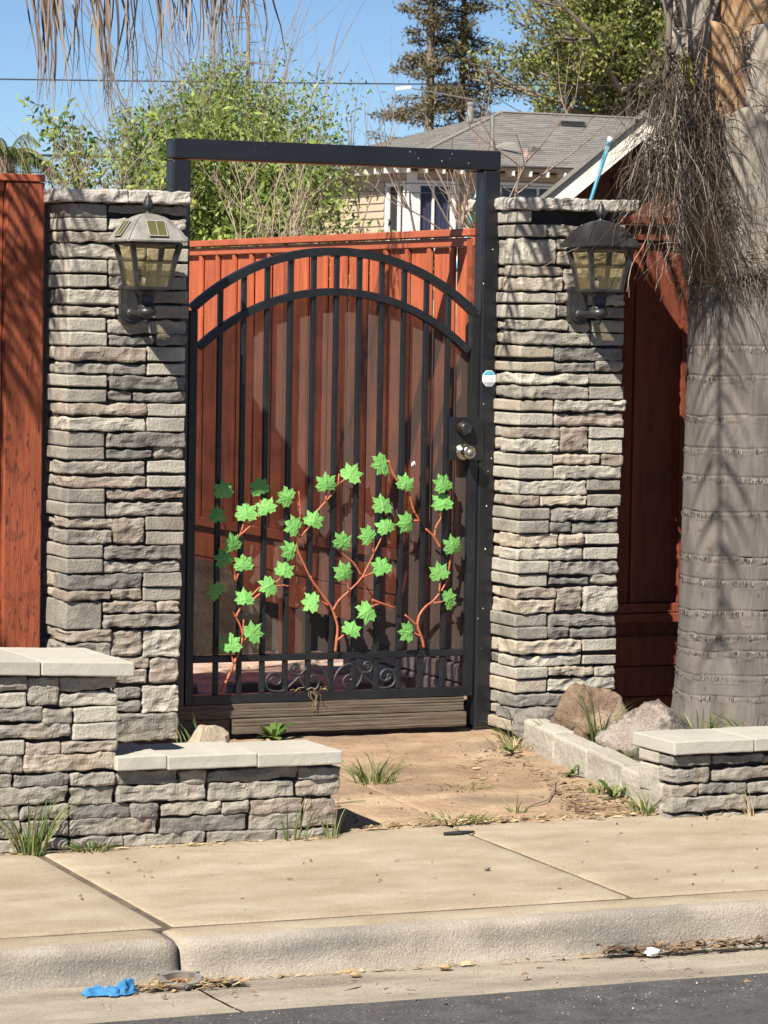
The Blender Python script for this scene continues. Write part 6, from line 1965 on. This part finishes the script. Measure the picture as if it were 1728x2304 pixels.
# rust tipped strappy plant above the fence
t = thing('strappy_shrub', 'rust and green strappy shrub above red fence below house window', 'shrub', (3.9, 6.6, 0))
rs = random.Random(18)
mb = MB()
for i in range(520):
    x = rs.uniform(3.50, 4.14); y = 6.6 + rs.gauss(0, .12)
    p = Vector((x, y, 1.9 + rs.uniform(-.05, .10)))
    d = Vector((rs.gauss(0, .5), rs.gauss(0, .4), 1)).normalized()
    L = rs.uniform(.10, .26) * (1.0 if x < 3.95 else .8)
    pts = [p + d * L * k / 3 - Vector((0, 0, .03 * (k / 3) ** 2)) for k in range(4)]
    mb.ribbon(pts, [.004, .006, .005, .0008], Vector((rs.uniform(-1, 1), rs.uniform(-1, 1), 0)).normalized())
o = mb.build('blades', M_RUSTLEAF, t); o['kind'] = 'stuff'
mb = MB()
for i in range(9):
    x = 3.5 + i * .08
    mb.tube([(x, 6.6, -.4), (x + .02, 6.6, 1.95)], [.02, .012], 5)
mb.build('stems', M_BROWNTWIG, t)
t = thing('spiky_plant', 'yellow green spiky leaves beside blue pole inside gate frame', 'plant', (3.75, 5.0, 0))
mb = MB()
for i in range(16):
    d = Vector((rs.gauss(-.35, .35), rs.gauss(0, .2), 1)).normalized(); p = Vector((3.66, 5.0, 2.02))
    mb.ribbon([p + d * .3 * k / 3 for k in range(4)], [.006, .008, .006, .001], (1, 0, 0))
mb.build('blades', M_RUSTLEAF, t)
mb = MB(); mb.tube([(3.66, 5, -.3), (3.66, 5, 2.05)], [.04, .03], 6); mb.build('stem', M_BROWNTWIG, t)

# big leafy tree behind the house
rs = random.Random(40)
t = thing('leafy_tree', 'large olive green tree with grey limbs behind the house roof', 'tree', (36.2, 66, 1.4))
mb = MB(); tips = []
mb.tube([(37.6, 66, 1.2), (37.5, 66, 3.5), (37.7, 66, 6.0)], [.4, .32, .25], 10)
for i in range(22):
    a = 2 * PI * i / 22 + rs.uniform(-.2, .2)
    d = Vector((math.cos(a) * rs.uniform(.25, 1.2), math.sin(a) * rs.uniform(.2, .8), rs.uniform(.15, 1.3))).normalized()
    tree_branches(mb, Vector((37.6 + rs.gauss(0, .25), 66, rs.uniform(5.2, 6.9))), d, rs.uniform(2.2, 3.6), .12, 3, rs, tips, .5, .06)
mb.build('limbs', M_BARK, t)
foliage('crown', tips, 1, 84, .17, .15, .068, M_TREE, t, 5, keep=envelope(38.7, 9.4, 4.2, 4.4, .35, .55))
t = thing('leafy_tree', 'olive green tree further right filling the sky beside the palm', 'tree', (40.5, 70, 1.4))
mb = MB(); tips = []
mb.tube([(40.5, 70, 1.2), (40.5, 70, 6.0)], [.4, .25], 10)
for i in range(18):
    a = 2 * PI * i / 18
    d = Vector((math.cos(a) * rs.uniform(.3, 1.1), math.sin(a) * .6, rs.uniform(.1, 1.3))).normalized()
    tree_branches(mb, Vector((40.5, 70, rs.uniform(5.2, 7.2))), d, rs.uniform(2.4, 3.8), .12, 3, rs, tips, .5, .06)
mb.build('limbs', M_BARK, t)
foliage('crown', tips, 1, 40, .18, .2, .09, M_TREE, t, 6, keep=envelope(41.5, 9.6, 4.2, 4.6, .35, .55))


def conifer(label, x, y, z0, top, rb, seed, dens=1.0, dead=False):
    rs = random.Random(seed)
    rng = np.random.default_rng(seed)
    t = thing('conifer_tree', label, 'tree', (x, y, z0 - 4), 'conifers behind the house' if not dead else None)
    if dead and 'group' in t: del t['group']
    mb = MB()
    mb.tube([(x, y, z0 - 4), (x + .03, y, z0 + (top - z0) * .5), (x, y, top)], [rb, rb * .72, rb * .15], 8)
    P = []; D = []
    z = z0 - .6
    while z < top - .1:
        f = (top - z) / (top - z0 + .6)
        for k in range(rs.randint(3, 5)):
            a = rs.uniform(0, 2 * PI)
            L = (.35 + 1.35 * f) * rs.uniform(.55, 1.1) * dens
            d = Vector((math.cos(a), math.sin(a), rs.uniform(-.1, .25)))
            pts = []; p = Vector((x, y, z + rs.uniform(-.15, .15)))
            for j in range(7):
                pts.append(p.copy()); p = p + d * L / 6
                d = (d + Vector((0, 0, -.10 + .05 * j))).normalized()
            mb.tube(pts, [(.024 if not dead else .009) * (1 - j / 8) for j in range(7)], 4)
            if not dead:
                for j in range(1, 7):
                    q = pts[j]
                    n = int(17 * (j / 6 + .5))
                    P.append(np.array(q) + rng.normal(size=(n, 3)) * np.array([.13, .13, .055]) + np.array([0, 0, -.02]))
        z += rs.uniform(.18, .38)
    mb.build('trunk', M_BARK, t)
    if not dead:
        P = np.concatenate(P)
        V, F = leaf_quads(P, np.full(len(P), .17), np.full(len(P), .045), rng, droop=(0, 0, -.3))
        np_mesh('needles', V, F, M_CONIF, t)
    return t


conifer('sparse brownish conifer left of the two behind house roof', 33.3, 70, 6.4, 12.6, .17, 51, .95)
conifer('sparse brownish conifer right of the two touching the leafy tree', 34.75, 71, 6.4, 13.6, .12, 52, 1.05)
conifer('thin nearly bare dead conifer top rising above the light green bush', 14.1, 35, 3.9, 7.3, .045, 53, .62, dead=True)
# small feathery palm far left
t = thing('feather_palm', 'small distant feathery palm crown at left photo edge above red fence', 'palm tree', (11.9, 40, 1.2))
mb = MB(); mb.tube([(11.9, 40, .8), (11.9, 40, 4.2)], [.2, .16], 8); mb.build('trunk', M_BARK, t)
for i in range(26):
    a = 2 * PI * i / 26 * 3.3
    frond(t, Vector((11.9, 40, 4.2)), a, 1.05 + .15 * math.sin(i * 3), rs.uniform(.3, 1.3), rs.uniform(.9, 1.5), .34, M_PALMLEAF, i + 200, hang=.5, n=26, w=.012)

# overhead wires and the far street light
def wire(label, p0, p1, sag, r):
    mb = MB(); p0, p1 = Vector(p0), Vector(p1)
    mb.tube([p0.lerp(p1, k / 24) - Vector((0, 0, sag * 4 * (k / 24) * (1 - k / 24))) for k in range(25)], r, 5)
    tag(mb.build('power_line', M_WIRE, origin=tuple(p0)), label, 'cable', 'overhead power lines')


wire('topmost thin power line crossing the sky behind bush', (-6, 45, 5.32), (33, 45, 6.55), .12, .013)
wire('thicker lower power line above the left pillar', (-6, 45, 4.33), (33, 45, 4.74), .05, .022)
wire('second lower power line just beneath the thicker one', (-6, 45.3, 4.13), (33, 45.3, 4.35), .05, .010)
wire('third lower power line nearest the pillar cap', (-6, 45.6, 4.02), (33, 45.6, 4.16), .05, .010)
t = thing('street_lamp', 'tiny white street light head beside left conifer trunk', 'street lamp', (23.2, 45.2, 1.5))
mb = MB(); mb.tube([(23.2, 45.2, 1.5), (23.2, 45.2, 5.6), (22.8, 45.2, 5.86), (21.5, 45.2, 6.02)], [.05, .04, .016, .012], 8); mb.build('pole', M_ALU, t)
mb = MB(); mb.obox((21.32, 45.2, 6.02), (.13, 0, .02), (0, .07, 0), (-.005, 0, .028)); mb.build('lamp_head', M_WHITEP, t)
